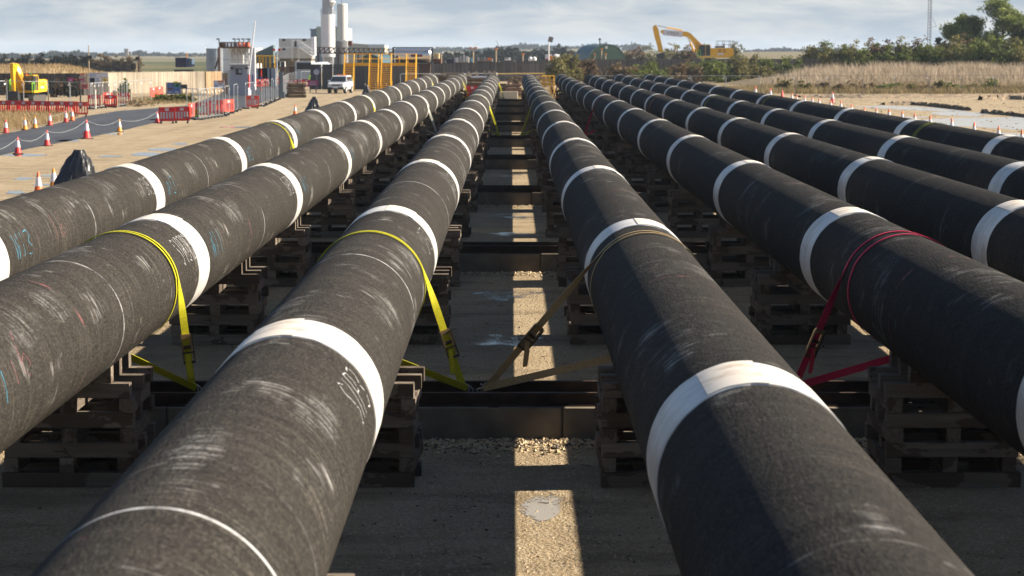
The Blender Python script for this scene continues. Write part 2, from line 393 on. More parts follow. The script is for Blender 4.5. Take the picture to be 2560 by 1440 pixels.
for i, X in enumerate(PX):
    k = MB(); n = 96; yv = [1.0] + [6 + 8 * j for j in range(24)] + [PEND]
    for y in yv:
        for a in range(n): k.v.append((PR * math.sin(2 * math.pi * a / n), y, PR * math.cos(2 * math.pi * a / n)))
    for j in range(len(yv) - 1):
        for a in range(n): k.f.append((j * n + a, j * n + (a + 1) % n, (j + 1) * n + (a + 1) % n, (j + 1) * n + a))
    k.f += [tuple(range(n)), tuple(range(len(yv) * n - 1, (len(yv) - 1) * n - 1, -1))]
    p = k.build('pipe_string', pipe_mat(i), smooth=True); p.location = (X, 0, PZ)
    for q in p.data.polygons:
        if len(q.vertices) > 4: q.use_smooth = False
    tag(p, PLAB[i], 'pipe', 'coated pipe strings laid out side by side'); pipes.append(p)
    b = BAND0[i] - JOINT * 3
    while b < PEND - 2:
        if b > 2:
            s = sleeve0.copy(); C.objects.link(s); s.parent = p; s.location = (0, b - .95, 0); s.rotation_euler = (0, rng.uniform(-3, 3), 0)
            if b < 75:
                s2 = patch0.copy(); C.objects.link(s2); s2.parent = p; s2.location = (0, b - .95, 0); s2.rotation_euler = (0, rng.uniform(-.25, .3), 0)
        b += JOINT
bpy.data.objects.remove(sleeve0); bpy.data.objects.remove(patch0)
# ---- chalked writing on the pipes, hand strokes laid on the curved surface
STK = {'W': [[(0, 1), (.25, 0), (.5, .8), (.75, 0), (1, 1)]], '1': [[(.5, 1), (.5, 0)]],
       '3': [[(0, .95), (.7, 1), (.9, .75), (.4, .52), (.95, .3), (.7, 0), (0, .06)]],
       'S': [[(.95, .9), (.4, 1), (0, .75), (.5, .5), (1, .25), (.6, 0), (0, .1)]],
       'P': [[(.1, 0), (.1, 1), (.8, .95), (.95, .7), (.7, .5), (.1, .48)]],
       '9': [[(.95, .62), (.4, .5), (.05, .75), (.4, 1), (.9, .9), (.95, .6), (.7, 0)]],
       '2': [[(.05, .8), (.4, 1), (.9, .85), (.8, .5), (0, 0), (1, .02)]],
       '6': [[(.8, 1), (.2, .6), (.05, .2), (.5, 0), (.95, .25), (.6, .5), (.1, .3)]]}
def chalk(pipe, s, y, ang, lw, lh, mtl, wd=.018, slant=.1):
    k = MB()
    for ci, ch in enumerate(s):
        for st in STK[ch]:
            pts = []
            for (u0, v0), (u1, v1) in zip(st[:-1], st[1:]):
                for t in np.linspace(0, 1, 5)[:-1]: pts.append((u0 + (u1 - u0) * t, v0 + (v1 - v0) * t))
            pts.append(st[-1])
            P = [(y + ci * lw * 1.3 + u * lw + v * slant * lh + random.uniform(-.006, .006), ang - (v - .5) * lh / PR + random.uniform(-.008, .008)) for u, v in pts]
            for (ya, aa), (yb, ab) in zip(P[:-1], P[1:]):
                if random.random() < .24: continue
                dy, da = yb - ya, (ab - aa) * PR; ln = math.hypot(dy, da) or 1; w_ = wd * random.uniform(.6, 1.2) / 2
                nx_, na = -da / ln * w_, dy / ln * w_ / PR; r = PR + .002
                q = [(ya + nx_, aa + na), (ya - nx_, aa - na), (yb - nx_, ab - na), (yb + nx_, ab + na)]
                k.add([(r * math.sin(a), yy, r * math.cos(a)) for yy, a in q], [(0, 1, 2, 3)])
    o = k.build('chalk_writing', mtl, pipe); return o
for i, (cw, cb) in enumerate([('S1P2', 'W13'), ('S1P392', 'W11'), ('S1P3', 'W6')]):
    for j in range(-2, 3):
        b = BAND0[i] + j * JOINT
        if b < 12: continue
        if i < 2:
            chalk(pipes[i], cb, b + .45, R_(72), .26, .34, CHB, .017, .2)
            chalk(pipes[i], cw, b - 1.9 if i else b - 1.6, R_(58), .13, .36, CHW, .014, -.1)
        else: chalk(pipes[i], cw, b - 2.0, R_(60), .18, .34, CHW, .013, -.1)
for (i, y, a) in [(1, apexY(800), 62), (1, apexY(860), 70), (0, apexY(500), 66)]:
    chalk(pipes[i], '16', y, R_(a), .3, .4, CHP, .010)
# ================================================================== timber cribs
TB = .1557; CW, CD = 1.36, 1.25
WD = wood_mat('crib_timber', (.125, .10, .076), (.235, .20, .165), .7, .4)
def timber_mesh(ln): return MB().box((0, 0, 0), (ln, TB - .008, TB - .006)).build('timber', WD)
tx = timber_mesh(CW); ty = timber_mesh(CD)
def zs(x): return PZ - math.sqrt(PR * PR - x * x) - .004
top = 7 * TB
poly = [(.435, 0), (.435, zs(.435) - top), (.36, zs(.36) - top), (.28, zs(.28) - top), (.19, max(.012, zs(.19) - top)), (.19, 0)]
wdg = MB().prism(poly[::-1], -TB / 2, TB / 2).build('wedge', WD)
def crib_layout(jit=0.0):
    out = []
    for l in range(7):
        z = (l + .5) * TB
        for j in range(3):
            jj = random.uniform(-jit, jit)
            if l % 2 == 0: out.append((tx, (jj, .078 + j * (CD - .156) / 2 + random.uniform(-jit, jit) * .4, z), 0))
            else: out.append((ty, ((j - 1) * (CW / 2 - .085) + random.uniform(-jit, jit) * .4, CD / 2 + jj * .7, z), math.pi / 2))
    for j in range(3):
        for s in (0, 1): out.append((wdg, (random.uniform(-.006, .006), .078 + j * (CD - .156) / 2, top), math.pi * s))
    return out
far = MB()
for mb, loc, rz in crib_layout(.012):
    M = Matrix.Translation(loc) @ Matrix.Rotation(rz, 4, 'Z')
    far.add([M @ v.co for v in mb.data.vertices], [tuple(p.vertices) for p in mb.data.polygons])
farm = far.build('timber_crib', WD)
BEAMY = [24.3 + 18.75 * k for k in range(9)]
rows = sorted([12.35] + [b - 2.7 for b in BEAMY] + [b + 8.0 for b in BEAMY])
for ri, Y in enumerate(rows):
    if Y > PEND - 1.5: continue
    for i, X in enumerate(PX):
        if abs(X) - 1.0 > (Y + 3) * .252: continue                  # outside the picture
        lab = f'timber crib under the {NTH[i]} pipe from the left, {NTH[ri]} row from the near end'
        x = X + rng.uniform(-.05, .05); rz = rng.uniform(-.02, .02)
        if i in (1, 2, 3, 4) and Y < 80:
            t = thing('timber_crib', lab, 'timber crib', (x, Y, 0), rz, 'timber cribs carrying the pipes')
            for mb, loc, r in crib_layout(.038):
                c = mb.copy(); C.objects.link(c); c.parent = t; c.location = loc; c.rotation_euler = (random.uniform(-.012, .012), 0, r + random.uniform(-.028, .028) * (mb is not wdg))
                if mb is wdg: c.location.x = X - x + loc[0]
        else:
            c = farm.copy(); C.objects.link(c); c.location = (X, Y, 0)
            tag(c, lab, 'timber crib', 'timber cribs carrying the pipes')
for o in (tx, ty, wdg, farm): bpy.data.objects.remove(o)
# ================================================================== concrete beams with steel rails on top
CON = mat('beam_concrete', (.19, .165, .13), .9, var=.35, scale=3, bump=.2, spec=.2)
RST = mat('rusty_rail', (.045, .026, .017), .7, var=.5, scale=6, spec=.35)
for bi, Y in enumerate(BEAMY):
    b = MB()
    for s in range(5):                                             # cast in five lengths, butted
        x0 = -8.6 + s * 4.6; b.box((x0 + 2.3, Y + .68, .185), (4.588, 1.36, .37), ch=.02)
    o = b.build('concrete_beam', CON); tag(o, f'low concrete cross beam under the pipes, {NTH[bi]} from the near end', 'beam', 'concrete cross beams under the pipes')
    for s, dy in ((0, .20), (1, 1.08)):
        r = MB()
        r.box((2.9, Y + dy, .378), (22.6, .15, .016)); r.box((2.9, Y + dy, .44), (22.6, .022, .108)); r.box((2.9, Y + dy, .508), (22.6, .078, .034))
        q = r.build('steel_rail', RST); tag(q, f'rusty steel rail along the {"front" if s == 0 else "rear"} edge of the {NTH[bi]} cross beam from the near end', 'rail', 'steel rails on the cross beams')
        for bx in (-3.0, -.2, 2.9, 5.7):
            MB().box((bx, dy + Y - .11, .39), (.12, .09, .03)).tube((bx, dy + Y - .11, .40), (bx, dy + Y - .11, .50), .011, n=6).build('rail_clip', RST, q)
# ================================================================== ratchet straps
def webm(name, c): return mat(name, c, .75, var=.25, scale=40, spec=.2)
WEB = {'yellow': webm('yellow_webbing', (.46, .43, .012)), 'cream': webm('cream_webbing', (.42, .30, .15)), 'red': webm('red_webbing', (.52, .018, .07)),
       'lime': webm('lime_webbing', (.38, .40, .04)), 'grey': webm('grey_webbing', (.42, .39, .34)), 'orange': webm('orange_webbing', (.42, .14, .02)), 'white': webm('white_webbing', (.55, .56, .50))}
BRS = mat('ratchet_zinc', (.42, .30, .16), .38, .9, var=.35, scale=20); STL = mat('hook_steel', (.35, .34, .32), .35, .9); DRK = mat('ratchet_dark', (.06, .045, .03), .5, .6)
def strap(i, Yb, hx, col, label, wd=.088, wraps=1, shift=.30, zr=.53, tails=None):
    X = PX[i]; R1 = PR + .012; sg = 1 if hx > X else -1
    d = Vector(((hx - X) * sg, zr - PZ)); phi = math.atan2(d.y, d.x); be = math.acos(R1 / d.length)
    a1, a2 = phi + be, phi - be + 2 * math.pi * (1 + wraps)
    pts = []                                                     # (pos, width vector)
    T1 = Vector((R1 * math.cos(a1), R1 * math.sin(a1))); T2 = Vector((R1 * math.cos(a2), R1 * math.sin(a2)))
    def w3(p, y): return Vector((X + sg * p.x, y, PZ + p.y))
    yA, yB = Yb, Yb - shift
    up = []
    for t in np.linspace(0, 1, 14):                              # upper tail, hook to tangent point
        p = d.lerp(T1, t); dr = (T1 - d).normalized(); nrm = Vector((sg * -dr.y, 0, dr.x))
        f = min(1, max(0, (1 - t) / .35)); wv = (Vector((0, 1, 0)) * (1 - f) + nrm * f * -sg + Vector((0, .35, 0)) * f).normalized()
        up.append((w3(p, yA + (1 - t) * .1), wv))
    arc = []
    for t in np.linspace(0, 1, 60 * (1 + wraps)):
        a = a1 + (a2 - a1) * t; rr = R1 + .006 * math.floor((a - a1) / (2 * math.pi))
        arc.append((w3(Vector((rr * math.cos(a), rr * math.sin(a))), yA + (yB - yA) * t), Vector((0, .7, 0))))
    dn = []
    d2 = d + Vector((.05, -.01))
    for t in np.linspace(0, 1, 10):
        p = T2.lerp(d2, t); dr = (d2 - T2).normalized(); nrm = Vector((sg * -dr.y, 0, dr.x)); f = min(1, t / .3)
        dn.append((w3(p, yB + t * (yA + .1 - yB)), (Vector((0, 1, 0)) * (1 - f) + nrm * f * -sg + Vector((0, .35, 0)) * f).normalized()))
    root = thing('ratchet_strap', label, 'strap', (X, Yb, 0), 0, 'ratchet straps holding the pipes down')
    def rib(ps, w_=wd, th=.004):
        k = MB()
        for j, (p, wv) in enumerate(ps):
            tg = (ps[min(j + 1, len(ps) - 1)][0] - ps[max(j - 1, 0)][0]).normalized(); nn = wv.cross(tg).normalized() * th
            p = p - Vector((X, Yb, 0))
            k.v += [p - wv * w_ / 2 - nn, p + wv * w_ / 2 - nn, p + wv * w_ / 2 + nn, p - wv * w_ / 2 + nn]
        for j in range(len(ps) - 1):
            b = 4 * j; c = b + 4
            k.f += [(b + q, b + (q + 1) % 4, c + (q + 1) % 4, c + q) for q in range(4)]
        k.f += [(0, 3, 2, 1), tuple(len(k.v) - 4 + q for q in range(4))]
        return k
    rib(up + arc[1:] + dn[1:]).build('webbing', WEB[tails] if False else WEB[col], root, True)
    if Yb < 70:
        jr = 5; pc, wv = up[jr]; dr = (up[jr + 1][0] - up[jr - 1][0]).normalized(); nn = wv.cross(dr).normalized()
        rot = Matrix((wv, dr, nn)).transposed()
        def loc(v): return rot @ Vector(v) + pc - Vector((X, Yb, 0))
        def obx(k, c, s):
            t_ = MB().box(c, s); return k.add([loc(v) for v in t_.v], t_.f)
        k = MB()
        for s in (-1, 1): obx(k, (s * (wd / 2 + .012), 0, .02), (.008, .26, .05))
        obx(k, (0, .13, .02), (wd + .03, .05, .035)); 
        r_ = k.build('ratchet', BRS, root)
        k = MB()
        for s in (-1, 1): obx(k, (s * (wd / 2 + .022), -.03, .045), (.007, .34, .035))
        obx(k, (0, -.18, .05), (wd + .05, .03, .03)); obx(k, (0, -.06, .055), (wd + .04, .015, .012))
        k.build('handle', DRK, r_)
        k = MB(); k.tube(loc((-wd / 2, 0, .02)), loc((wd / 2, 0, .02)), .02, n=10); k.build('spool', DRK, r_)
        q = [(Vector(loc((0, -.08, .03))) + Vector((X, Yb, 0)) + Vector((sg * .03 * math.sin(t * 3.1), -.05, -.24 * math.sin(t * math.pi) - .1 * t)), Vector((.6, .8, 0)).normalized()) for t in np.linspace(0, 1, 12)]
        rib(q, wd * .95).build('loose_end', WEB[col], root, True)
        for ps in (up[0][0], dn[-1][0]):
            k = MB(); p = ps - Vector((X, Yb, 0))
            pts_ = [p + Vector((-.03, 0, .05)), p + Vector((.03, .01, .02)), p + Vector((.07 * sg, .02, -.02)), p + Vector((.06 * sg, .03, -.07)), p + Vector((.02 * sg, .03, -.08))]
            k.path(pts_, .012).build('hook', STL, root)
    return root
def sp(px, py=972, Y=24.9): return at(px, py, Y).x
YB = 24.95
strap(1, YB - .2, sp(482), 'yellow', 'yellow ratchet strap hanging from the second pipe from the left, lit in the sun')
strap(2, YB - .2, sp(1158), 'yellow', 'yellow ratchet strap on the pipe left of the middle lane, nearest cross beam')
strap(3, YB - .2, sp(1218), 'cream', 'cream ratchet strap stretched down into the middle lane from the pipe on its right', shift=.5)
strap(4, YB - .2, sp(1985, 950), 'red', 'red ratchet strap wrapped twice round the fifth pipe near the front', shift=.75)
strap(0, BEAMY[2] + .5, PX[0] + 1.1, 'yellow', 'yellow ratchet strap on the outermost left pipe, third cross beam')
strap(7, BEAMY[2] + .5, PX[7] - 1.1, 'lime', 'twin thin yellow green strap on the outermost right pipe', shift=.55)
for i, col, s in ((0, 'yellow', 1), (1, 'white', 1), (2, 'yellow', 1), (3, 'lime', -1), (4, 'red', -1), (5, 'orange', -1), (6, 'lime', -1), (7, 'lime', -1)):
    strap(i, BEAMY[4] + .5, PX[i] + s * 1.1, col, f'{col} ratchet strap round the {NTH[i]} pipe from the left at the fifth cross beam', shift=.1 if i in (2, 3) else .3)
for i, col, s in ((0, 'yellow', 1), (1, 'yellow', 1), (2, 'yellow', 1), (4, 'red', -1)):
    strap(i, BEAMY[8] + .5, PX[i] + s * 1.1, col, f'{col} ratchet strap round the far end of the {NTH[i]} pipe from the left', shift=.1)
# ================================================================== puddles and stones in the yard
PUD = mat('puddle_water', (.05, .045, .035), .06, spec=.6); PUDM = mat('milky_puddle', (.40, .37, .325), .22, spec=.5, var=.12, scale=.6)
def puddle(pts, m_, label, z=.006, jag=.12, seed=0, name='puddle'):
    r = random.Random(seed); k = MB(); P = []
    for a, b in zip(pts, pts[1:] + pts[:1]):
        n = max(3, int((b - a).length / .12)) if (b - a).length < 2 else 16
        for j in range(n):
            p = a.lerp(b, j / n); q = len(P) * .9; P.append((p.x + jag * .6 * math.sin(q * .7 + seed), p.y + jag * (.7 * math.sin(q * .31 + seed) + .5 * math.sin(q * .83 + 2 * seed)) + r.uniform(-.2, .2) * jag, z))
    k.v = P; k.f = [tuple(range(len(P)))]
    o = k.build(name, m_); return tag(o, label, 'puddle', 'puddles on the yard')
def oval(px, py, rx, ry): return [gp(px + rx * math.cos(a), py + ry * math.sin(a)) for a in np.linspace(0, 2 * math.pi, 12, endpoint=False)]
MUD = mat('mud', (.15, .11, .06), .8, var=.4, scale=30)
# wet streaks: sheets of damp gravel that catch the sky
def wet_mat(name='wet_gravel', col=(.07, .058, .042), ro=.12, lo=.90, hi=1.04):
    m = mat(name, col, ro, spec=.6); k = NB(m)
    g = k.n('ShaderNodeNewGeometry').outputs['Position']; n1 = k.noise(k.scale(g, (1.2, .9, 1)), 1.6, 5, .6); n2 = k.noise(g, 30, 3, .7)
    x, y, z = k.sep(k.n('ShaderNodeTexCoord').outputs['Generated'])
    e = k.math('MULTIPLY', k.math('MULTIPLY', x, k.math('SUBTRACT', 1.0, x)), k.math('MULTIPLY', y, k.math('SUBTRACT', 1.0, y)))
    al = k.ramp(k.math('ADD', k.math('MULTIPLY', n1, .9), k.math('ADD', k.math('MULTIPLY', n2, .5), k.math('MULTIPLY', e, 4))), lo, hi)
    k.put(k.b.inputs['Alpha'], al); k.bump(n2, .25, .02)
    return m
WET = wet_mat()
puddle([gp(x, y) for x, y in [(1296, 1276), (1318, 1312), (1345, 1310), (1378, 1298), (1400, 1280), (1409, 1248), (1394, 1234), (1345, 1240), (1312, 1254)]], wet_mat('lane_puddle', (.33, .30, .255), .2, .74, .80), 'small pale puddle in the sunlit strip of the near middle lane', z=.005, jag=.014)  # pale base colour carries the reflection of bright low cloud
for i, (px, py, rx, ry) in enumerate([(1275, 738, 140, 22), (1270, 852, 150, 20), (1275, 541, 95, 12), (1270, 438, 70, 10), (1275, 586, 80, 8), (1368, 1240, 90, 30), (2060, 850, 90, 26), (2530, 1150, 60, 60)]):
    puddle(oval(px, py, rx, ry), WET, ['wet streak across the middle lane behind the nearest cross beam', 'wet streak under the cream strap in the middle lane', 'wet streak in the middle lane behind the second cross beam',
        'wet streak in the middle lane behind the third cross beam', 'wet patch just behind the second cross beam', 'wet rim beside the small puddle in the near lane', 'wet patch beside the red strap crib', 'wet ground at the right edge behind the near crib'][i], z=.004, jag=.03, name='wet_patch', seed=i)
PLB_ = ['below the first roped cone', 'at the left edge near the pipe', 'right of the black sheeted stand', 'farther right of the black sheeted stand', 'closest to the left pipe, long way back', 'left of the black sheeted stand', 'behind the black sheeted stand', 'by the last roped cone', 'along the road edge at the far left', 'under the amber roped cone', 'under the tall roped cone', 'between the two cones behind the pipe', 'touching the black sheeted stand', 'in front of the gate fence']
for i, (px, py, rx, ry) in enumerate([(60, 447, 24, 3.5), (40, 481, 26, 4), (370, 386, 42, 5), (410, 374, 40, 4), (450, 360, 20, 2.5), (120, 440, 30, 2.5), (275, 391, 30, 2), (400, 299, 30, 1.6), (60, 388, 60, 3), (290, 335, 25, 2), (172, 352, 30, 2.5), (110, 462, 25, 2), (238, 432, 20, 2.5), (605, 318, 60, 1.6)]):
    puddle(oval(px, py, rx, ry), PUD, 'shallow sky reflecting puddle ' + PLB_[i], jag=.1, seed=i + 20)
for i, P in enumerate([[(2130, 268), (2200, 264), (2300, 267), (2400, 276), (2370, 279), (2270, 275), (2180, 270)], [(2320, 281), (2400, 277), (2480, 286), (2440, 291), (2350, 289)],
                       [(2270, 300), (2400, 295), (2560, 292), (2640, 300), (2640, 322), (2540, 325), (2450, 318), (2360, 315), (2290, 309)], [(2230, 293), (2330, 291), (2300, 295), (2250, 296)],
                       [(2430, 330), (2560, 334), (2640, 345), (2560, 346), (2470, 339)]]):
    puddle([gp(x, y) for x, y in P], PUDM, ['long milky puddle below the far spoil ridge on the right', 'milky puddle in the middle of the right yard', 'broad milky puddle behind the orange tipped cones', 'thin milky puddle beside the cones', 'milky puddle next to the outermost right pipe'][i], jag=.25, seed=i + 40)
def stones(name, pts, smin, smax, m_, seed):
    r = np.random.default_rng(seed); k = len(pts); s = np.exp(r.uniform(np.log(smin), np.log(smax), k))[:, None, None]
    o = np.array([[1, 0, 0], [0, 1, 0], [-1, 0, 0], [0, -1, 0], [0, 0, .7], [0, 0, -.7]]) * r.uniform(.6, 1.3, (k, 6, 1))
    an = r.uniform(0, 6.28, k); c, s_ = np.cos(an), np.sin(an)
    x = o[:, :, 0] * c[:, None] - o[:, :, 1] * s_[:, None]; y = o[:, :, 0] * s_[:, None] + o[:, :, 1] * c[:, None]
    V = np.stack([x, y, o[:, :, 2]], 2) * s + np.asarray(pts)[:, None, :]
    tri = np.array([[0, 1, 4], [1, 2, 4], [2, 3, 4], [3, 0, 4], [1, 0, 5], [2, 1, 5], [3, 2, 5], [0, 3, 5]])
    F = (np.arange(k)[:, None, None] * 6 + tri[None]).reshape(-1, 3)
    o_ = raw_mesh(name, V.reshape(-1, 3), F, m_, np.repeat(r.uniform(0, 1, k), 6)); return tag(o_, kind='stuff')
def stone_mat():
    m = mat('gravel_stone', rough=.85, spec=.25); k = NB(m); a = k.n('ShaderNodeAttribute', attribute_name='tint').outputs['Fac']
    r = k.n('ShaderNodeValToRGB'); k.put(r.inputs[0], a); e = r.color_ramp.elements
    e[0].color = (.10, .08, .06, 1); e[1].color = (.50, .42, .30, 1); e.new(.25).color = (.34, .25, .15, 1); e.new(.6).color = (.46, .36, .22, 1); e.new(.1).color = (.05, .05, .055, 1)
    k.put(k.b.inputs['Base Color'], r.outputs[0]); return m
STM = stone_mat()
P = np.stack([rng.uniform(-3.8, 4.6, 22000), 8 + 36 * rng.uniform(0, 1, 22000) ** 1.25, rng.uniform(-.006, .004, 22000)], 1)
stones('loose_stones', P, .006, .02, STM, 3)
P = np.stack([rng.uniform(-1.2, 1.2, 2600), 9 + 20 * rng.uniform(0, 1, 2600), rng.uniform(-.008, .004, 2600)], 1); stones('coarse_stones', P, .009, .022, STM, 33)
P = []
for bi, Y in enumerate(BEAMY[:3]):
    n = 5200 if bi == 0 else 1500
    P.append(np.stack([rng.uniform(-8, 8, n), Y - np.abs(rng.normal(0, .42, n)), rng.uniform(0, .02, n)], 1))
stones('gravel', np.concatenate(P), .014, .042, STM, 4)
P = np.stack([rng.uniform(-9, 30, 500), 12 + 60 * rng.uniform(0, 1, 500) ** 1.4, rng.uniform(0, .01, 500)], 1)
stones('dark_stones', P, .012, .035, mat('dark_stone', (.03, .025, .02), .9), 5)
# ================================================================== asphalt road and verge on the left
ASP = mat('asphalt', (.052, .053, .058), .62, var=.35, scale=.8, stretch=(1, .12, 1), spec=.4, col2=(.034, .034, .037))
def sheet(name, near, farp, m_, z, n=60):
    k = MB()
    def samp(P, t):
        s = t * (len(P) - 1); i = min(int(s), len(P) - 2); return P[i].lerp(P[i + 1], s - i)
    for j in range(n + 1):
        a, b = samp(near, j / n), samp(farp, j / n); k.v += [(a.x, a.y, z), (b.x, b.y, z)]
    for j in range(n): k.f.append((2 * j, 2 * j + 2, 2 * j + 3, 2 * j + 1))
    return tag(k.build(name, m_), kind='structure')
sheet('road', [gp(x, y) for x, y in [(-90, 408), (0, 389), (70, 372), (140, 359), (215, 345), (300, 328), (390, 306), (480, 292), (560, 280), (640, 262), (715, 236), (775, 212)]],
      [gp(x, y) for x, y in [(-90, 352), (0, 336), (60, 325), (110, 316), (165, 303), (215, 290), (300, 277), (390, 270), (470, 264), (540, 238), (600, 216), (660, 203)]], ASP, .006)
# ================================================================== cones
ORG = mat('cone_orange', (.72, .13, .02), .5, var=.15, scale=6); RED = mat('cone_red', (.62, .03, .025), .5, var=.2, scale=6); AMB = mat('cone_amber', (.72, .26, .02), .5, var=.2, scale=6)
SLV = mat('cone_sleeve', (.72, .70, .74), .45, var=.18, scale=9); BLK = mat('black_rubber', (.02, .02, .02), .75)
def make_cone(h, cm, sleeve, basem):
    t = thing('traffic_cone', '', 'cone')
    r0, r1 = .155 * h / .75, .03
    def rr(z): return r0 + (r1 - r0) * (z - .04) / (h - .04)
    MB().box((0, 0, .02), (.42 * h / .75, .42 * h / .75, .04), ch=.05).build('base', basem, t)
    MB().lathe([(rr(.04) + .02, .04), (rr(.07), .07), (rr(h - .02), h - .02), (r1 * .6, h)], 16).build('body', cm, t, True)
    z0, z1 = sleeve; MB().lathe([(rr(z0) + .004, z0), (rr(z1) + .004, z1)], 16).build('reflective_sleeve', SLV, t, True)
    return t
cR = make_cone(.75, RED, (.30, .60), BLK); cO = make_cone(.75, ORG, (.30, .58), BLK); cA = make_cone(.72, AMB, (.28, .58), BLK)
cB = make_cone(1.0, RED, (.42, .80), BLK); cW = make_cone(.76, ORG, (.05, .53), BLK); cWR = make_cone(.9, RED, (.08, .62), BLK); cRR = make_cone(.85, RED, (.70, .72), BLK)
conesL = [(45, 385, cR, 'red and white cone nearest the left edge, on the near side of the road'), (118, 365, cR, 'second red and white roped cone from the left on the near road side'),
          (217, 347, cB, 'tall red and white cone at a puddle on the near road side'), (299, 330, cA, 'amber and white roped cone on the near road side'), (393, 308, cR, 'red and white cone standing by the red barriers, end of the rope'),
          (15, 333, cR, 'red cone in the dry grass at the left edge, far road side'), (63, 325, cA, 'amber cone on the far road side, left one of two'), (88, 321, cA, 'amber cone on the far road side, right one of two'),
          (125, 314, cR, 'red cone below the small dark sign on the far road side'), (165, 306, cR, 'red cone at the green tuft on the far road side'), (181, 302, cO, 'red cone closest to the row of red barriers'),
          (97, 489, cO, 'orange cone behind the outermost left pipe, left of the black sheeted stand'), (135, 476, cA, 'amber cone touching the black sheeted stand behind the pipe'), (738, 288, cO, 'single orange cone behind the left pipe by the fence gate')]
used = set()
def put(proto, loc, lab, grp, rz=0.0, sc=None):
    o = proto if proto.name not in used else dup(proto)
    used.add(proto.name); place(o, loc, rz, lab, grp, sc); return o
for px, py, c, lab in conesL: put(c, gp(px, py), lab, 'traffic cones along the road', random.uniform(0, 1.5))
tops = [(1889, 216), (1926.5, 220), (1956, 223), (1980, 232), (1992, 237), (2012, 238), (2031, 242), (2048, 245), (2077, 250), (2102.5, 251.5), (2129, 260), (2161, 267.5), (2191, 269.5), (2223, 272), (2256, 277), (2287, 283), (2326, 289), (2380, 295), (2436, 305), (2497, 314.5), (2555, 324)]
for j, (px, py) in enumerate(tops):
    c = cWR if j < 2 else (cRR if j == 2 else cW)
    h = .75 if j > 2 else .88
    p = gp(px, py, h); lab = (f'orange tipped white cone beside the right pipe, {NTH[j - 3]} from the far end' if j > 2 else
        ['red topped white cone at the far end of the line, under the mesh fence', 'red topped white cone, second from the far end of the line', 'plain red cone among the white cones'][j])
    put(c, (p.x, p.y, 0), lab, 'traffic cones beside the right pipe', random.uniform(0, 1.5))
put(cB, gp(2081, 258), 'red and white cone standing alone below the dry grass bank', None)
ROP = mat('rope', (.27, .29, .31), .8)
def rope(pts, sag, label, r=.008):
    k = MB(); P = []
    for a, b in zip(pts[:-1], pts[1:]):
        for t in np.linspace(0, 1, 9)[:-1]:
            q = a.lerp(b, t); q.z -= sag * 4 * t * (1 - t); P.append(q)
    P.append(pts[-1]); k.path(P, r, 5)
    return tag(k.build('barrier_rope', ROP), label, 'rope')
def ctop(px, py, z): p = gp(px, py); return Vector((p.x, p.y, z))
rope([ctop(-60, 418, .7), ctop(45, 385, .7), ctop(118, 365, .7), ctop(217, 347, .95), ctop(299, 330, .68), ctop(393, 308, .7)], .28, 'pale rope sagging between the cones on the near road side')
rope([ctop(125, 314, .6), ctop(165, 306, .7), ctop(181, 302, .7)], .1, 'thin rope between the cones on the far road side')
# ================================================================== red plastic barriers
BR = mat('barrier_red', (.62, .012, .018), .45, var=.25, scale=2); BRO = mat('barrier_faded', (.70, .07, .04), .5, var=.2, scale=2); REF = mat('reflector', (.5, .5, .54), .35)
def make_barrier(m_):
    t = thing('plastic_barrier', '', 'barrier')
    k = MB(); k.box((0, 0, .86), (1.0, .05, .28), ch=.012).box((0, 0, .22), (.96, .05, .14))
    for x in (-.45, .45): k.box((x, 0, .5), (.1, .05, .44))
    for x in (-.27, -.09, .09, .27): k.box((x, 0, .505), (.065, .04, .43))
    k.box((0, 0, 1.0), (1.02, .08, .03)); k.build('body', m_, t)
    for s in (-1, 1): MB().box((0, s * .027, .87), (.24, .004, .16)).build('reflector', REF, t)
    for x in (-.36, .36): MB().box((x, 0, .06), (.1, .42, .12), ch=.02).box((x, 0, .13), (.06, .1, .06)).build('foot', BLK, t)
    return t
bR, bF = make_barrier(BR), make_barrier(BRO)
def barrier(px, py, deg, lab, p=None): return put(p or bR, gp(px, py), lab, 'red plastic barriers', R_(deg))
for j, px in enumerate([10, 34, 60, 84, 108, 132, 156, 179]):
    barrier(px, 288 + j * .35, -18, f'red barrier in the row behind the dry verge, {NTH[j]} from left')
barrier(202, 292, 8, 'red barrier closing the right end of the row behind the dry verge', bF)
for px, py, a, lab, p in [(236, 270, 5, 'red barrier behind the mesh fence, left of the leaning panel', bR), (277, 270, 3, 'red barrier with white marker post in front of it', bR), (270, 262, 40, 'red barrier turned sideways behind another barrier', bF),
        (308, 263, 4, 'red barrier in front of the dark shrub by the pale fence', bR), (384, 246, 62, 'faded red barrier seen at a steep angle, near the blue notice board', bF), (399, 243, 58, 'faded red barrier right of the steep one', bF),
        (418, 309, 4, 'red barrier next to the last roped cone', bR), (455, 308, 2, 'red barrier left of the green crate', bR), (479, 297, 75, 'red barrier turned edge on, next to the green crate', bF), (508, 293, 0, 'dark red barrier behind the wheeled fence panel', bR),
        (536, 288, -6, 'red barrier in the second bay of the fence', bR), (549, 286, -55, 'faded red barrier behind a fence post', bF), (572, 284, 50, 'bright red barrier at the right end of the bay', bF), (632, 272, 8, 'single bright red barrier standing on the sand', bF),
        (566, 234, 2, 'faded red barrier under the white sign board', bF), (588, 235, 30, 'faded red barrier turned aside under the white sign board', bF)]: barrier(px, py, a, lab, p)
for j, (px, py, a) in enumerate([(650, 219, 20), (662, 217, 20), (675, 215, 20), (688, 213, 20), (702, 211, 20)]): barrier(px, py, a, f'pale red barrier on the far gate road, {NTH[j]} from left', bF)
for j, (px, py) in enumerate([(708, 224), (728, 222), (748, 221), (766, 220)]): barrier(px, py, 0, f'red barrier on the gate road behind the timber pile, {NTH[j]} from left', bR)
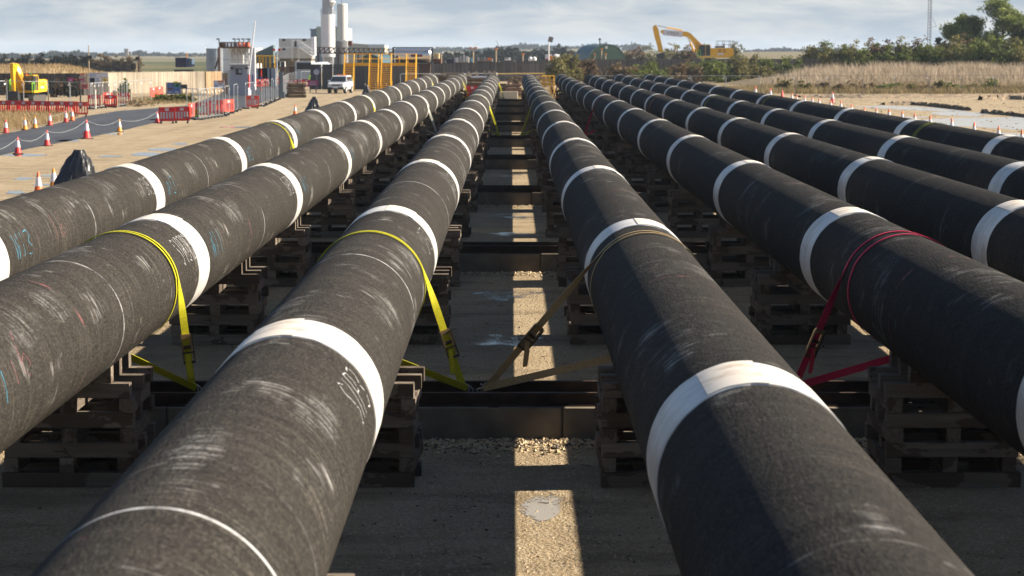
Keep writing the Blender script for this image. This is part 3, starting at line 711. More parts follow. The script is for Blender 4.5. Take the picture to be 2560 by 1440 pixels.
for j, px in enumerate(range(324, 522, 11)): 
    if j not in (10, 11): put(bR, (at(px, 172, 272).x, 272 + j * .6, 0), f'small red barrier far behind the pale plank fence, {NTH[j]} from left', 'red plastic barriers', 0)
put(bR, gp(1181, 246), 'red barrier at the far end between the second and third pipes', 'red plastic barriers', 0, 1.15)
# ================================================================== steel mesh fence panels
ZN = mat('galvanised_tube', (.42, .44, .45), .45, .6); ZND = mat('weathered_tube', (.16, .155, .15), .6, .4); TAGM = mat('white_tag', (.7, .7, .7), .5); FTM = mat('fence_foot', (.05, .05, .05), .9)
def make_panel(w_, h, tm, dens=.5, tagged=True):
    t = thing('mesh_fence_panel', '', 'fence panel'); x = w_ / 2; r = .021
    k = MB(); c = .14
    P = [(-x, 0, 0), (-x, 0, h - c), (-x + c * .3, 0, h - c * .3), (-x + c, 0, h), (x - c, 0, h), (x - c * .3, 0, h - c * .3), (x, 0, h - c), (x, 0, 0)]
    k.path(P, r, 6); k.tube((-x, 0, .12), (x, 0, .12), r * .8, n=6)
    k.build('frame', tm, t)
    k = MB(); n = int(w_ / dens)
    for i in range(1, n): k.tube((-x + w_ * i / n, 0, .12), (-x + w_ * i / n, 0, h), .0010, n=3, caps=False)
    for i in range(1, 5): k.tube((-x, 0, .12 + (h - .12) * i / 5), (x, 0, .12 + (h - .12) * i / 5), .0010, n=3, caps=False)
    tag(k.build('wire_mesh', tm, t), kind='stuff')
    if tagged: MB().box((x - .16, -.03, h - .24), (.17, .01, .12)).build('tag', TAGM, t)
    for s in (-x, x): MB().box((s, 0, .06), (.22, .62, .12), ch=.03).build('foot', FTM, t)
    return t
pA, pD = make_panel(3.4, 2.0, ZN), make_panel(3.4, 2.0, ZND)
pS = make_panel(1.5, 2.0, ZN)
def panel_line(pts, proto, lab, off=0, wd=3.5):
    d = 0; out = 0; j = off
    for a, b in zip(pts[:-1], pts[1:]):
        L_ = (b - a).length; n = max(1, round(L_ / wd)); 
        for i in range(n):
            q = a.lerp(b, (i + .5) / n); o = put(proto, q, f'{lab}, {NTH[j]} from left', 'mesh fence panels', math.atan2(b.y - a.y, b.x - a.x)); j += 1
            o.scale.x = L_ / n / wd
    return j
def G(*ps): return [gp(x, y) for x, y in ps]
panel_line(G((-70, 266), (18, 263), (60, 266), (121, 265), (176, 268), (233, 270)), pA, 'mesh fence panel behind the barriers, below the left excavator')
panel_line(G((228, 273), (258, 269), (290, 267)), pS, 'narrow mesh panel leaning near the warning signs', 0, 1.5)
panel_line(G((290, 268), (326, 262), (372, 258)), pA, 'mesh fence panel in front of the pale plank fence', 0, 2.2)
panel_line(G((470, 297), (497, 300), (521, 296), (557, 291)), pS, 'narrow mesh panel on wheels beside the green crate', 0, 1.2)
panel_line(G((557, 291), (600, 274), (651, 268), (697, 248)), pA, 'mesh fence panel along the gate road', 0, 7.5)
panel_line(G((708, 244), (722, 230), (743, 222), (790, 219)), pA, 'mesh fence panel right of the grey gate post', 0, 6)
panel_line(G((795, 222), (815, 218)), pS, 'mesh panel left of the white car', 0, 1.6)
panel_line(G((1000, 231), (1245, 229)), pA, 'mesh fence panel behind the far end of the left pipes')
panel_line(G((1470, 240), (1900, 240)), pA, 'mesh fence panel behind the far end of the right pipes')
panel_line(G((1905, 240), (2650, 238)), pD, 'weathered mesh fence panel before the dry grass bank')
# posts and small bits along the fence
GP = mat('gate_post_steel', (.17, .20, .22), .5, .5, var=.2); 
p = gp(703, 246); tag(MB().box((0, 0, 1.25), (.42, .35, 2.5)).box((.1, -.1, .3), (.5, .3, .6)).build('gate_post', GP), 'thick grey steel gate post between the fence panels', 'post').location = p
p = gp(490, 292); tag(MB().prism([(-.18, 0), (.18, 0), (.24, .5), (-.24, .5)], -.22, .22).box((0, 0, .5), (.52, .5, .05)).build('crate', mat('crate_green', (.05, .5, .03), .5)), 'bright green plastic crate behind the red barriers', 'crate').location = p
WPOST = mat('post_timber', (.42, .33, .22), .85, var=.3, scale=5); DPOST = mat('dark_post', (.05, .045, .04), .9)
for px, py, h, m_, lab in [(123, 272, 1.15, WPOST, 'pale wooden post left in the mesh fence line'), (202, 272, 2.2, DPOST, 'dark thick post in the mesh fence line'), (293, 269, 1.3, WPOST, 'pale leaning post by the white notice'), (327, 262, 1.3, WPOST, 'pale wooden post right of the shrub'),
                           (275, 268, 1.6, mat('white_post', (.7, .68, .6), .6), 'white marker post behind a red barrier'), (239, 272, 1.5, mat('white_post', (.7, .68, .6), .6), 'white marker post behind the left red barrier')]:
    o = tag(MB().box((0, 0, h / 2), (.11, .11, h), ch=.02).build('post', m_), lab, 'post'); o.location = gp(px, py)
# ================================================================== signs and notice boards
PURP = mat('sign_purple', (.32, .015, .12), .5); YEL = mat('sign_yellow', (.62, .42, .02), .5); WHT = mat('sign_white', (.62, .62, .66), .5, var=.1, scale=3); BLU = mat('sign_blue', (.07, .14, .36), .5, var=.3, scale=5); INK = mat('sign_ink', (.03, .03, .06), .7)
ORN = mat('sign_orange', (.55, .13, .03), .5); PNK = mat('sign_pink', (.72, .18, .18), .5, var=.3, scale=4); BRN = mat('sign_brown', (.12, .05, .03), .6); GRN = mat('sign_green', (.05, .3, .15), .5, var=.4, scale=9); NVY = mat('sign_navy', (.01, .014, .05), .5)
def board(px0, px1, py0, py1, Y, m_, label, items=(), posts=None, name='sign_board', depth=.04, slats=False):
    a, b = at(px0, py1, Y), at(px1, py0, Y); wd, h = b.x - a.x, b.z - a.z
    t = thing(name, label, 'sign', ((a.x + b.x) / 2, Y, a.z))
    MB().box((0, 0, h / 2), (wd, depth, h)).build('panel', m_, t)
    for (u0, u1, v0, v1, mm) in items:                           # printed fields, fractions of the board from its lower left
        MB().box(((u0 + u1 - 1) / 2 * wd, -depth / 2 - .006, (v0 + v1) / 2 * h), ((u1 - u0) * wd, .012, (v1 - v0) * h)).build('print', mm, t)
    if posts:
        for u in posts: MB().box(((u - .5) * wd, .05, (h - a.z) / 2 - .0), (.08, .06, h + a.z)).build('post', DPOST, t)
    return t
LN = [(.06, .94, .93 - .09 * i, .96 - .09 * i, INK) for i in range(9)]
board(169, 183, 193.5, 205, 212, PURP, 'purple arrow sign on the dark fence, left one', [(.25, .75, .35, .45, WHT), (.6, .78, .28, .55, WHT)])
board(172, 181, 204.5, 215.5, 212, YEL, 'small yellow notice under the left purple sign', [(.15, .85, .6, .68, INK), (.5, .95, .05, .35, WHT)])
board(185, 192, 197.5, 203, 212, ORN, 'small orange notice between the purple signs', [(.1, .9, .7, .78, INK)])
board(200, 213, 184, 190, 213, ORN, 'orange strip sign at the top of the dark fence', [(0, 1, 0, .25, WHT)])
board(198, 220, 190.5, 222, 213, mat('sign_cream', (.5, .42, .27), .6, var=.4, scale=6), 'tall cream and pink sign stack on the dark fence', [(.0, 1, 0, .36, PNK), (.1, .9, .2, .28, WHT), (.1, .9, .08, .14, WHT)])
board(198.5, 211, 196.5, 206, 212.6, PURP, 'purple arrow sign over the tall cream sign', [(.25, .75, .35, .45, WHT), (.6, .78, .28, .55, WHT)])
board(223, 251, 182, 209, 214, WHT, 'white site notice board with a dark photograph of a hi-vis vest', [(.08, .5, .0, .53, NVY), (.16, .42, .08, .34, mat('sign_lime', (.35, .5, .04), .6)), (.22, .34, .34, .42, PNK), (.68, .92, .9, .95, BLU)] + [(.08, .62, .92 - .1 * i, .945 - .1 * i, BLU) for i in range(4)] + [(.6, .92, .5 - .08 * i, .52 - .08 * i, BLU) for i in range(6)])
board(239, 252, 209, 215, 214, WHT, 'white lower notice below the site board', [(.1, .9, .6, .68, BLU), (.1, .9, .3, .38, BLU)])
board(252.5, 269.5, 181.5, 193, 214, WHT, 'blank white board at the left end of the pale fence')
board(258, 267, 196.5, 208, 214, YEL, 'yellow notice under the blank white board', [(.2, .8, .6, .75, INK), (.5, .95, .05, .35, WHT)])
board(282, 290, 226.5, 241, 168, WHT, 'white and yellow notice on the leaning post', [(.35, .8, .3, .75, YEL)], posts=(.5,))
board(418, 451, 206, 235, 205, BLU, 'blue notice board on two posts in front of the pale plank fence', [(.02, .48, .38, .52, BRN), (.36, .55, .72, .84, BRN), (.5, .98, .42, .56, mat('sign_mid_blue', (.05, .12, .42), .5)), (.55, .97, .60, .92, GRN), (.68, .84, .62, .88, mat('sign_dark_green', (.0, .2, .12), .5)), (.93, 1, .6, 1, BRN), (.48, .85, .96, 1.08, YEL), (.08, .4, .16, .2, WHT), (.56, .9, .2, .23, WHT), (.56, .9, .1, .13, WHT)], posts=(-.05, 1.02))
board(452, 468, 211, 222, 207, mat('dark_board', (.03, .035, .045), .6), 'dark notice board right of the blue one', posts=(.2, .8))
board(534, 561, 201, 221, 205, WHT, 'white site sign with orange corner leaning above a faded barrier', [(.4, .98, .78, .98, ORN), (.5, .8, .5, .62, ORN), (.08, .4, .35, .42, BLU), (.08, .4, .2, .27, BLU)], posts=(.05, .95))
board(565, 577, 200, 204, 215, BLU, 'small blue strip sign on the brown gate', [(.1, .9, .4, .55, WHT)])
board(770, 795, 201, 214.5, 226, PURP, 'purple site sign leaning by the fence, left of the car', [(.2, .8, .72, .8, WHT), (.15, .85, .42, .5, WHT), (.15, .85, .15, .23, WHT)], posts=(.2, .8))
board(26, 44, 275, 286, 150, mat('dark_board2', (.05, .05, .045), .7), 'small dark sign on a thin pole in the dry verge', posts=(.5,))
board(1004, 1013, 178, 191, 262, YEL, 'small yellow notice beside the yellow stairs', [(.4, .95, .05, .5, WHT)])
# round speed limit sign
p = at(791, 180, 236); t = thing('speed_sign', 'round ten miles per hour sign on the dark gate panel', 'sign', p)
MB().tube((0, 0, 0), (0, -.03, 0), .36, n=24).build('disc', mat('sign_ring', (.08, .10, .22), .5), t); MB().tube((0, -.03, 0), (0, -.045, 0), .28, n=24).build('face', mat('sign_grey', (.45, .45, .5), .5), t)
text('numeral', '10', .42, mat('sign_numeral', (.03, .05, .16), .5), t, (0, -.05, 0), (math.pi / 2, 0, 0)); MB().box((0, .03, -.9), (.08, .05, 2.2)).build('post', GP, t)
p = at(653, 195, 205); t = thing('direction_sign', 'small round blue arrow sign on a red and white pole', 'sign', p)
MB().tube((0, 0, 0), (0, -.03, 0), .13, n=16).build('disc', BLU, t); MB().box((0, -.036, 0), (.03, .008, .14)).build('arrow', WHT, t); MB().tube((0, .04, -1.3), (0, .04, .8), .05).build('pole', RED, t)
# ================================================================== plank fences (boards are a few pixels wide: real strips, one part)
def plank_mat(name, c1, c2):
    m = mat(name, rough=.9, spec=.15); k = NB(m); a = k.n('ShaderNodeAttribute', attribute_name='tint').outputs['Fac']
    o = k.n('ShaderNodeTexCoord').outputs['Object']; base = k.mix(a, c1, c2)
    base = k.mix(k.math('MULTIPLY', k.ramp(k.noise(k.scale(o, (.35, .35, .5)), 1.0, 4), .4, .7), .4), base, tuple(x * .5 for x in c1)); k.put(k.b.inputs['Base Color'], base); return m
PLD = plank_mat('shaded_planks', (.055, .05, .048), (.11, .10, .095)); PLP = plank_mat('pale_planks', (.26, .22, .17), (.40, .35, .28)); PLB = plank_mat('brown_planks', (.24, .16, .09), (.36, .26, .16)); PLG = plank_mat('grey_planks', (.085, .075, .072), (.16, .145, .14))  # shade of the left fence, turned from the sun, is in the dark planks' colour
def fence(pts, h, m_, label, name='plank_fence', bw=.16, hvar=.02, post_m=None):
    c = sum(pts, Vector()) / len(pts); t = thing(name, label, 'fence', (c.x, c.y, 0)); V = []; T = []; F = []; k = MB()
    hs_ = h if isinstance(h, list) else [h] * len(pts)
    for a, b, ha, hb_ in zip(pts[:-1], pts[1:], hs_[:-1], hs_[1:]):
        L_ = (b - a).length; n = max(1, int(L_ / bw)); d = (b - a) / L_; nn = Vector((-d.y, d.x, 0)); h = (ha + hb_) / 2
        for i in range(n):
            q = a + d * (L_ * (i + .5) / n) - c; q.z = 0; off = random.uniform(-.012, .012); hh = ha + (hb_ - ha) * i / n + random.uniform(-hvar, hvar); w_ = L_ / n * .47
            o = len(V)
            for z in (0, hh):
                for s, e in ((-1, -.014), (1, -.014), (1, .014), (-1, .014)): V.append(tuple(q + d * w_ * s + nn * (e + off) + Vector((0, 0, z))))
            F += [(o, o + 1, o + 5, o + 4), (o + 1, o + 2, o + 6, o + 5), (o + 2, o + 3, o + 7, o + 6), (o + 3, o, o + 4, o + 7), (o + 4, o + 5, o + 6, o + 7)]; T += [random.random()] * 8
        m2 = max(1, int(L_ / 2.4)); an = math.atan2(d.y, d.x)
        for i in range(m2 + 1):
            q = a + d * (L_ * i / m2) - c + nn * .09; k.box((q.x, q.y, h / 2), (.1, .1, h + .05), rz=an)
        for z in (.4, h - .4): q = (a + b) / 2 - c + nn * .045; k.box((q.x, q.y, z), (L_, .04, .09), rz=an)
    o = raw_mesh('boards', np.array(V), np.array(F), m_, np.array(T), t); tag(o, kind='stuff')
    k.build('posts_and_rails', post_m or m_, t); return t
fence([at(-150, 184, 214) * Vector((1, 1, 0)) if False else Vector((at(-150, 184, 216).x, 216, 0)), Vector((at(208, 184, 214).x, 214, 0)), Vector((at(268, 180, 217).x, 217, 0))], 2.2, PLD, 'dark shade-toned plank fence behind the left excavator')
fence([Vector((at(270, 178, 221).x, 221, 0)), Vector((at(487, 177, 234).x, 234, 0)), Vector((at(512, 177, 235).x, 235, 0))], 2.2, PLP, 'pale sunlit plank fence behind the blue notice board')
fence([Vector((at(515, 177, 218).x, 218, 0)), Vector((at(554, 177, 221).x, 221, 0))], 2.35, PLB, 'brown board gate leaf left of the gatehouse', 'board_gate', bw=.3)
fence([Vector((at(555, 177, 224).x, 224, 0)), Vector((at(582, 177, 222).x, 222, 0))], 2.15, PLB, 'dark brown board gate leaf beside the gatehouse', 'board_gate', bw=.6)
fence([Vector((at(762, 177, 241).x, 248, 0)), Vector((at(860, 177, 247).x, 247, 0)), Vector((at(1045, 160, 246).x, 246, 0))], 2.9, plank_mat('slate_panels', (.075, .075, .08), (.11, .11, .115)), 'dark grey hoarding behind the car and the yellow stairs', bw=1.2)
fence([Vector((at(1046, 160, 314).x, 314, 0)), Vector((at(1160, 160, 313).x, 313, 0)), Vector((at(1300, 152, 312).x, 312, 0)), Vector((at(1500, 148, 311).x, 311, 0)), Vector((at(1770, 148, 310).x, 310, 0)), Vector((at(2060, 145, 309).x, 309, 0)), Vector((at(2600, 145, 308).x, 308, 0))], [2.5, 2.62, 2.95, 3.2, 3.25, 3.3, 3.3], PLG, 'long grey plank fence across the far end of the yard')
fence([Vector((at(2240, 145, 330).x, 330, 0)), Vector((at(2420, 145, 331).x, 331, 0))], 4.0, PLG, 'short stretch of fence hidden in the right hand scrub')
# ================================================================== excavators
XY = mat('excavator_yellow', (.80, .42, .01), .42, var=.12, scale=1.5); XD = mat('excavator_dark', (.025, .026, .028), .55); XG = mat('cab_glass', (.02, .03, .035), .08, spec=.6); XC = mat('ram_chrome', (.5, .5, .5), .25, .9); XR = mat('guard_rail', (.04, .045, .05), .6); XT = mat('track_steel', (.06, .055, .05), .8); XB = mat('boom_banner', (.62, .62, .68), .45); XL = mat('boom_lettering', (.02, .02, .03), .5); LIME = mat('lime_paint', (.28, .75, .02), .5); XOR = mat('beacon_orange', (.8, .16, .02), .4); XRD = mat('banner_red', (.5, .04, .05), .5); BEG = mat('beacon_green', (.02, .3, .12), .4)
def beam2(poly, wid, name, m_, parent, y=0.0): return MB().prism(poly, y - wid / 2, y + wid / 2).build(name, m_, parent)
def excavator(label, loc, rz, boom, stick, bucket, word, side, ram1, ram2, sc=1.0, rails=True):
    t = thing('excavator', label, 'excavator', loc, rz); t.scale = (sc,) * 3
    for s in (-1, 1):
        k = MB(); prof = [(-2.1, .28), (-1.9, .05), (1.9, .05), (2.1, .28), (2.2, .52), (2.0, .85), (-2.0, .85), (-2.2, .52)]
        k.prism(prof, s * 1.25 - .28, s * 1.25 + .28); tr = k.build('track', XT, t)
        for x in np.linspace(-1.9, 1.9, 14): MB().box((x, s * 1.25, .87), (.16, .6, .05)).build('track_shoe', XT, tr)
    MB().box((0, 0, .75), (2.2, 2.0, .45)).tube((0, 0, .9), (0, 0, 1.12), .75, n=20).build('undercarriage', XD, t)
    b = MB(); b.prism([(-2.9, 1.2), (1.4, 1.12), (1.5, 1.35), (-2.9, 1.42)], -1.4, 1.4); b.build('platform', XY, t)
    hs = MB(); hs.prism([(-2.85, 1.42), (.1, 1.42), (.1, 2.5), (-2.5, 2.55), (-2.85, 2.3)], -1.38, 1.38)
    h_ = hs.build('engine_house', XY, t)
    for s in (-1, 1):
        for i in range(2):
            for j in range(2): MB().box((-1.9 + i * .62, s * 1.39, 2.0 + j * .27), (.45, .03, .16)).build('vent', mat('vent_brown', (.3, .14, .01), .7) if not (i or j or s > 0) else bpy.data.materials['vent_brown'], h_)
        MB().box((-1.35, s * 1.39, 1.68), (.9, .03, .22)).build('panel', XB, h_)
    MB().prism([(-3.25, 1.5), (-2.86, 1.3), (-2.86, 2.5), (-3.15, 2.45)], -1.36, 1.36).build('counterweight', XY, t)
    MB().box((-1.4, 0, 2.68), (1.3, 1.5, .26), ch=.1).tube((-1.9, .5, 2.6), (-1.9, .5, 3.1), .07).build('engine_cover', XD, t)
    # cab
    y0, y1 = side * .45, side * 1.42; ya, yb = min(y0, y1), max(y0, y1)
    MB().prism([(.0, 1.42), (1.62, 1.42), (1.75, 2.0), (1.55, 2.95), (.25, 2.95), (.0, 2.6)], ya, yb).build('cab', XD, t)
    ym = side * 1.425
    for x0, x1 in ((.12, .72), (.8, 1.5)): MB().box(((x0 + x1) / 2, ym, 2.35), (x1 - x0, .02, .95)).build('side_window', XG, t)
    MB().prism([(1.70, 1.75), (1.765, 2.02), (1.575, 2.9), (1.56, 2.9), (1.745, 2.0), (1.68, 1.75)], ya + .08, yb - .08).build('windscreen', XG, t)
    MB().box((.8, (ya + yb) / 2, 3.0), (1.5, .98, .09), ch=.04).build('cab_roof', XY, t); MB().box((.06, ym, 2.2), (.1, .03, 1.5)).box((.76, ym + side * .01, 2.2), (.06, .02, 1.5)).build('cab_pillar', XY, t)
    MB().tube((.9, (ya + yb) / 2, 3.04), (.9, (ya + yb) / 2, 3.24), .07).build('beacon', BEG, t); MB().tube((1.3, ya + .1, 3.04), (1.3, ya + .1, 3.2), .07).build('beacon', XOR, t)
    k = MB(); k.path([(1.45, side * 1.5, 1.15), (1.5, side * 1.5, 2.2), (1.9, side * 1.35, 2.2), (1.9, side * 1.35, 1.15)], .035); k.path([(1.55, -side * 1.3, 1.3), (1.55, -side * 1.3, 2.4), (1.2, -side * 1.3, 2.6), (1.2, -side * 1.3, 1.4)], .04); k.build('grab_rail', LIME, t)
    beam2(boom, .5, 'boom', XY, t, 0); bm = t.children[-1] if False else [c for c in t.children if c.name.startswith('boom')][-1]
    beam2(stick, .36, 'stick', XY, t, 0)
    k = MB(); n_ = 6
    k.prism(bucket, -.55, .55); k.build('bucket', XD, t)
    for (a, b_, f) in ram1 + ram2:
        A, B = Vector((a[0], 0, a[1])), Vector((b_[0], 0, b_[1]))
        for s in ((-.36, .36) if (a, b_, f) in ram1 else (0,)):
            o = Vector((0, s, 0)); M_ = A.lerp(B, f)
            r = MB().tube(A + o, M_ + o, .10).build('ram', XY, t); MB().tube(M_ + o, B + o, .055).build('piston', XC, r)
    if word:
        q0, q1, hh = word; q0, q1 = sorted((q0, q1)); d = Vector((q1[0] - q0[0], 0, q1[1] - q0[1])); L_ = d.length; an = math.atan2(d.z, d.x); c = Vector(((q0[0] + q1[0]) / 2, 0, (q0[1] + q1[1]) / 2))
        for s in (-1, 1):
            bo = MB().box((0, 0, 0), (L_, .01, hh)).build('banner', XB, t); bo.location = c + Vector((0, s * .258, 0)); bo.rotation_euler = (0, -an, 0)
            fl = 0 if s * 1 < 0 else math.pi
            tx_ = text('lettering', 'LYNCH', hh * .62, XL, bo, (0, s * .008, .03), (math.pi / 2, 0, fl)); MB().box((0, s * .008, -hh * .36), (L_ * .3, .004, hh * .06)).build('stripe', XRD, bo)
    if rails:
        k = MB()
        for s in (-1.3, 1.3):
            for x in (-2.8, -1.9, -1.0): k.tube((x, s, 2.5), (x, s, 3.5), .03, n=6)
            for z in (3.0, 3.5): k.tube((-2.8, s, z), (-1.0, s, z), .03, n=6)
        for z in (3.0, 3.5): k.tube((-2.8, -1.3, z), (-2.8, 1.3, z), .03, n=6)
        k.build('guard_rail', XR, t)
    return t
# right one, boom reaching left over the scrub (local +x is forward)
YE = 408.0; ZE = 1.55
def bl(px, py): p = at(px, py, YE); q0 = at(1775, 120, YE); return (-(p.x - q0.x) / 1.35, (p.z - ZE) / 1.35)
boomR = [bl(1742, 134), bl(1735, 112), bl(1722, 95), bl(1712, 91), bl(1655, 84), bl(1650, 79), bl(1655, 75), bl(1660, 75), bl(1718, 79), bl(1727, 84), bl(1750, 107), bl(1758, 130)]
stickR = [bl(1648, 131), bl(1637, 95), bl(1632, 72), bl(1633, 65), bl(1639, 62), bl(1646, 73), bl(1648, 84), bl(1659, 131)]
buckR = [bl(1645, 134), bl(1660, 131), bl(1662, 140), bl(1656, 147), bl(1642, 145), bl(1640, 138)]
tag(MB().box((at(1775, 120, YE).x, YE, ZE / 2 - .05), (16, 9, ZE + .1), ch=3).build('earth_mound', mat('mound_earth', (.10, .085, .05), .95, var=.4, scale=.6), None), kind='structure')
excavator('yellow excavator reaching its long boom left above the scrub, with a lettered white banner', (at(1775, 120, YE).x, YE, ZE), math.pi, boomR, stickR, buckR,
          (bl(1658, 81), bl(1706, 86), .78), -1 if False else 1, [(bl(1735, 128), bl(1718, 90), .55)], [(bl(1705, 76), bl(1641, 64), .6), (bl(1641, 96), bl(1646, 130), .5)], sc=1.35)
# left one, facing the camera with its arm folded
pl = gp(66, 257)
boomL = [(.7, 1.5), (1.0, 1.35), (2.3, 2.6), (3.3, 3.4), (4.1, 3.7), (4.15, 4.0), (3.7, 4.2), (2.6, 4.05), (1.6, 3.2)]
stickL = [(3.5, 3.75), (4.1, 4.35), (4.45, 4.3), (4.5, 3.5), (4.15, 1.3), (3.95, 1.3), (3.9, 3.0)]
buckL = [(3.9, 1.35), (4.25, 1.35), (4.4, .8), (4.1, .3), (3.5, .25), (3.6, .8)]
excavator('yellow excavator with folded arm facing us behind the barriers on the left', pl, R_(-96), boomL, stickL, buckL, ((2.3, 3.35), (3.3, 3.8), .5), 1,
          [((1.3, 1.4), (2.6, 3.2), .55)], [((2.3, 4.1), (4.0, 4.4), .6), ((4.3, 3.4), (4.1, 1.5), .5)], sc=.79, rails=False)
# ================================================================== white car by the yellow stairs
CWH = mat('car_silver', (.52, .55, .60), .28, .25, spec=.5); CG = mat('car_glass', (.02, .025, .03), .06, spec=.6); CB = mat('car_trim', (.02, .02, .022), .6); CL = mat('headlamp', (.6, .62, .65), .15); PLT = mat('number_plate', (.7, .7, .68), .5)
t = thing('car', 'silver off-road car with orange roof light parked in front of the yellow stairs', 'car', gp(851, 233), R_(-98))   # local +x is forward
body = MB(); W2 = .95
sec = [(-2.3, .55, 1.12, .86), (-2.25, .45, 1.2, .93), (-1.4, .42, 1.2, .96), (1.0, .42, 1.2, .96), (1.35, .42, 1.17, .95), (2.1, .45, 1.08, .90), (2.3, .5, .95, .80)]
for x, z0, z1, w_ in sec: body.v += [(x, -w_ * .93, z0), (x, -w_, (z0 + z1) * .5), (x, -w_ * .94, z1), (x, w_ * .94, z1), (x, w_, (z0 + z1) * .5), (x, w_ * .93, z0)]
for i in range(len(sec) - 1):
    for j in range(6): body.f.append((i * 6 + j, i * 6 + (j + 1) % 6, i * 6 + 6 + (j + 1) % 6, i * 6 + 6 + j))
body.f += [tuple(range(5, -1, -1)), tuple(len(body.v) - 6 + j for j in range(6))]
bo = body.build('body', CWH, t)
cb = MB(); 
for z, xa, xb, w_ in ((1.19, -2.22, 1.02, .90), (1.78, -2.08, .32, .76), (1.86, -1.9, .1, .70)): cb.v += [(xa, -w_, z), (xb, -w_, z), (xb, w_, z), (xa, w_, z)]
for i in (0, 1):
    for j in range(4): cb.f.append((i * 4 + j, i * 4 + (j + 1) % 4, i * 4 + 4 + (j + 1) % 4, i * 4 + 4 + j))
cb.f.append((8, 9, 10, 11)); cb.build('cabin', CWH, t)
MB().add([(.99, -.80, 1.23), (.99, .80, 1.23), (.40, .70, 1.74), (.40, -.70, 1.74)], [(0, 1, 2, 3)]).build('windscreen', CG, t).location = (.02, 0, .02)
for s in (-1, 1):
    for x0, x1 in ((-2.0, -1.15), (-1.1, -.35), (-.3, .5)):
        MB().add([(x0, s * .905, 1.24), (x1 + .12, s * .905, 1.24), (x1 - .12 if x1 > .4 else x1, s * .79, 1.72), (x0 + .02, s * .79, 1.72)], [(0, 1, 2, 3)]).build('side_window', CG, t)
    m_ = MB().box((.85, s * 1.05, 1.3), (.12, .22, .18), ch=.03).build('mirror', CWH, t)
    MB().box((2.2, s * .66, .92), (.2, .32, .2), ch=.05).build('headlight', CL, t)
    for x in (-1.45, 1.42):
        wl = MB().tube((x, s * .70, .37), (x, s * .96, .37), .37, n=20).build('wheel', CB, t); MB().tube((x, s * .95, .37), (x, s * .975, .37), .22, n=14).build('rim', CWH, wl)
MB().box((2.29, 0, .9), (.08, .95, .16), ch=.02).build('grille', CB, t); MB().box((2.28, 0, .55), (.16, 1.75, .22), ch=.03).build('bumper', CB, t); MB().box((2.375, 0, .62), (.02, .52, .11)).build('number_plate', PLT, t)
MB().box((-.4, 0, 1.92), (.25, .9, .11), ch=.04).build('light_bar', XOR, t)
# ================================================================== yellow access stairs over the hoarding
SY = mat('stair_yellow', (.74, .40, .01), .5, var=.15, scale=3)
def stair(x0, x1, label, Y0=237.5):
    # two stair flights toward us joined by a bridge at the top
    L0, R0 = at(x0[0], 200, Y0).x, at(x0[1], 200, Y0).x; L1, R1 = at(x1[0], 200, Y0).x, at(x1[1], 200, Y0).x; cx = (L0 + R1) / 2
    t = thing('access_stairs', label, 'stairs', (cx, Y0, 0)); zt = 3.0; n = 13
    for (a, b) in ((L0, R0), (L1, R1)):
        k = MB()
        for s in (a, b): 
            k.box((s - cx, 1.1, zt / 2), (.1, .22, math.hypot(zt, 2.2)), ry=0) if False else k.add([(s - cx + d, y, z) for d in (-.05, .05) for y, z in ((0, 0), (.25, 0), (2.4, zt), (2.15, zt))], [(0, 1, 2, 3), (7, 6, 5, 4), (0, 4, 5, 1), (1, 5, 6, 2), (2, 6, 7, 3), (3, 7, 4, 0)])
        k.build('stringer', SY, t)
        for i in range(n): MB().box(((a + b) / 2 - cx, .12 + 2.15 * (i + .5) / n, zt * (i + .7) / n), (b - a - .1, .22, .11)).build('tread', SY, t)
        k = MB()
        for s in (a, b):
            k.path([(s - cx, 0, .0), (s - cx, 0.02, 1.0), (s - cx, 2.3, zt + 1.1)], .035); k.tube((s - cx, 2.3, zt), (s - cx, 2.3, zt + 1.15), .045); k.tube((s - cx, 2.5, 0), (s - cx, 2.5, zt), .06)
        k.build('handrail', SY, t)
    MB().box((0, 3.0, zt - .1), (R1 - L0, 1.2, .2)).box((0, 2.42, zt - .06), (R1 - L0, .05, .34)).build('platform', SY, t)
    k = MB()
    for z in (zt + .55, zt + 1.1): k.tube((L0 - cx, 2.42, z), (R1 - cx, 2.42, z), .03); k.tube((L0 - cx, 3.6, z), (R1 - cx, 3.6, z), .03)
    for x in np.linspace(L0, R1, 5): k.tube((x - cx, 3.6, zt), (x - cx, 3.6, zt + 1.1), .03)
    k.build('guard_rail', SY, t); return t
stair((858, 882), (921, 944), 'yellow steel stair bridge behind the car, left one of two')
stair((951, 976), (1014, 1038), 'yellow steel stair bridge next to the pipes, right one of two')
# ================================================================== works buildings behind the hoarding
SIL = mat('silo_white', (.66, .66, .68), .4, var=.08, scale=.4); SGR = mat('silo_grey', (.34, .36, .40), .55); GRY = mat('clad_grey', (.30, .335, .37), .55, var=.1, scale=.3); PALE = mat('cabin_white', (.56, .57, .56), .55, var=.12, scale=.5); RUS = mat('rusty_steel', (.20, .06, .03), .8, var=.5, scale=2); RUSD = mat('dark_rust', (.06, .03, .022), .8)
DKW = mat('dark_window', (.015, .015, .018), .2); COR = mat('corrugated_steel', (.33, .37, .40), .45, .35, var=.2, scale=.8); CORB = mat('bright_steel', (.74, .76, .76), .45, .1, var=.12, scale=.8); TAN = mat('tan_clad', (.50, .47, .38), .6)
def sx(px, Y): return at(px, 130, Y).x
def zz(py, Y): return at(1280, py, Y).z
Y = 440
t = thing('silo', 'tall white cement silo with railed platform and pipework above it', 'silo', (sx(820.5, Y), Y, 0)); r = (sx(838, Y) - sx(803, Y)) / 2
z0, z1 = zz(142, Y), zz(36, Y)
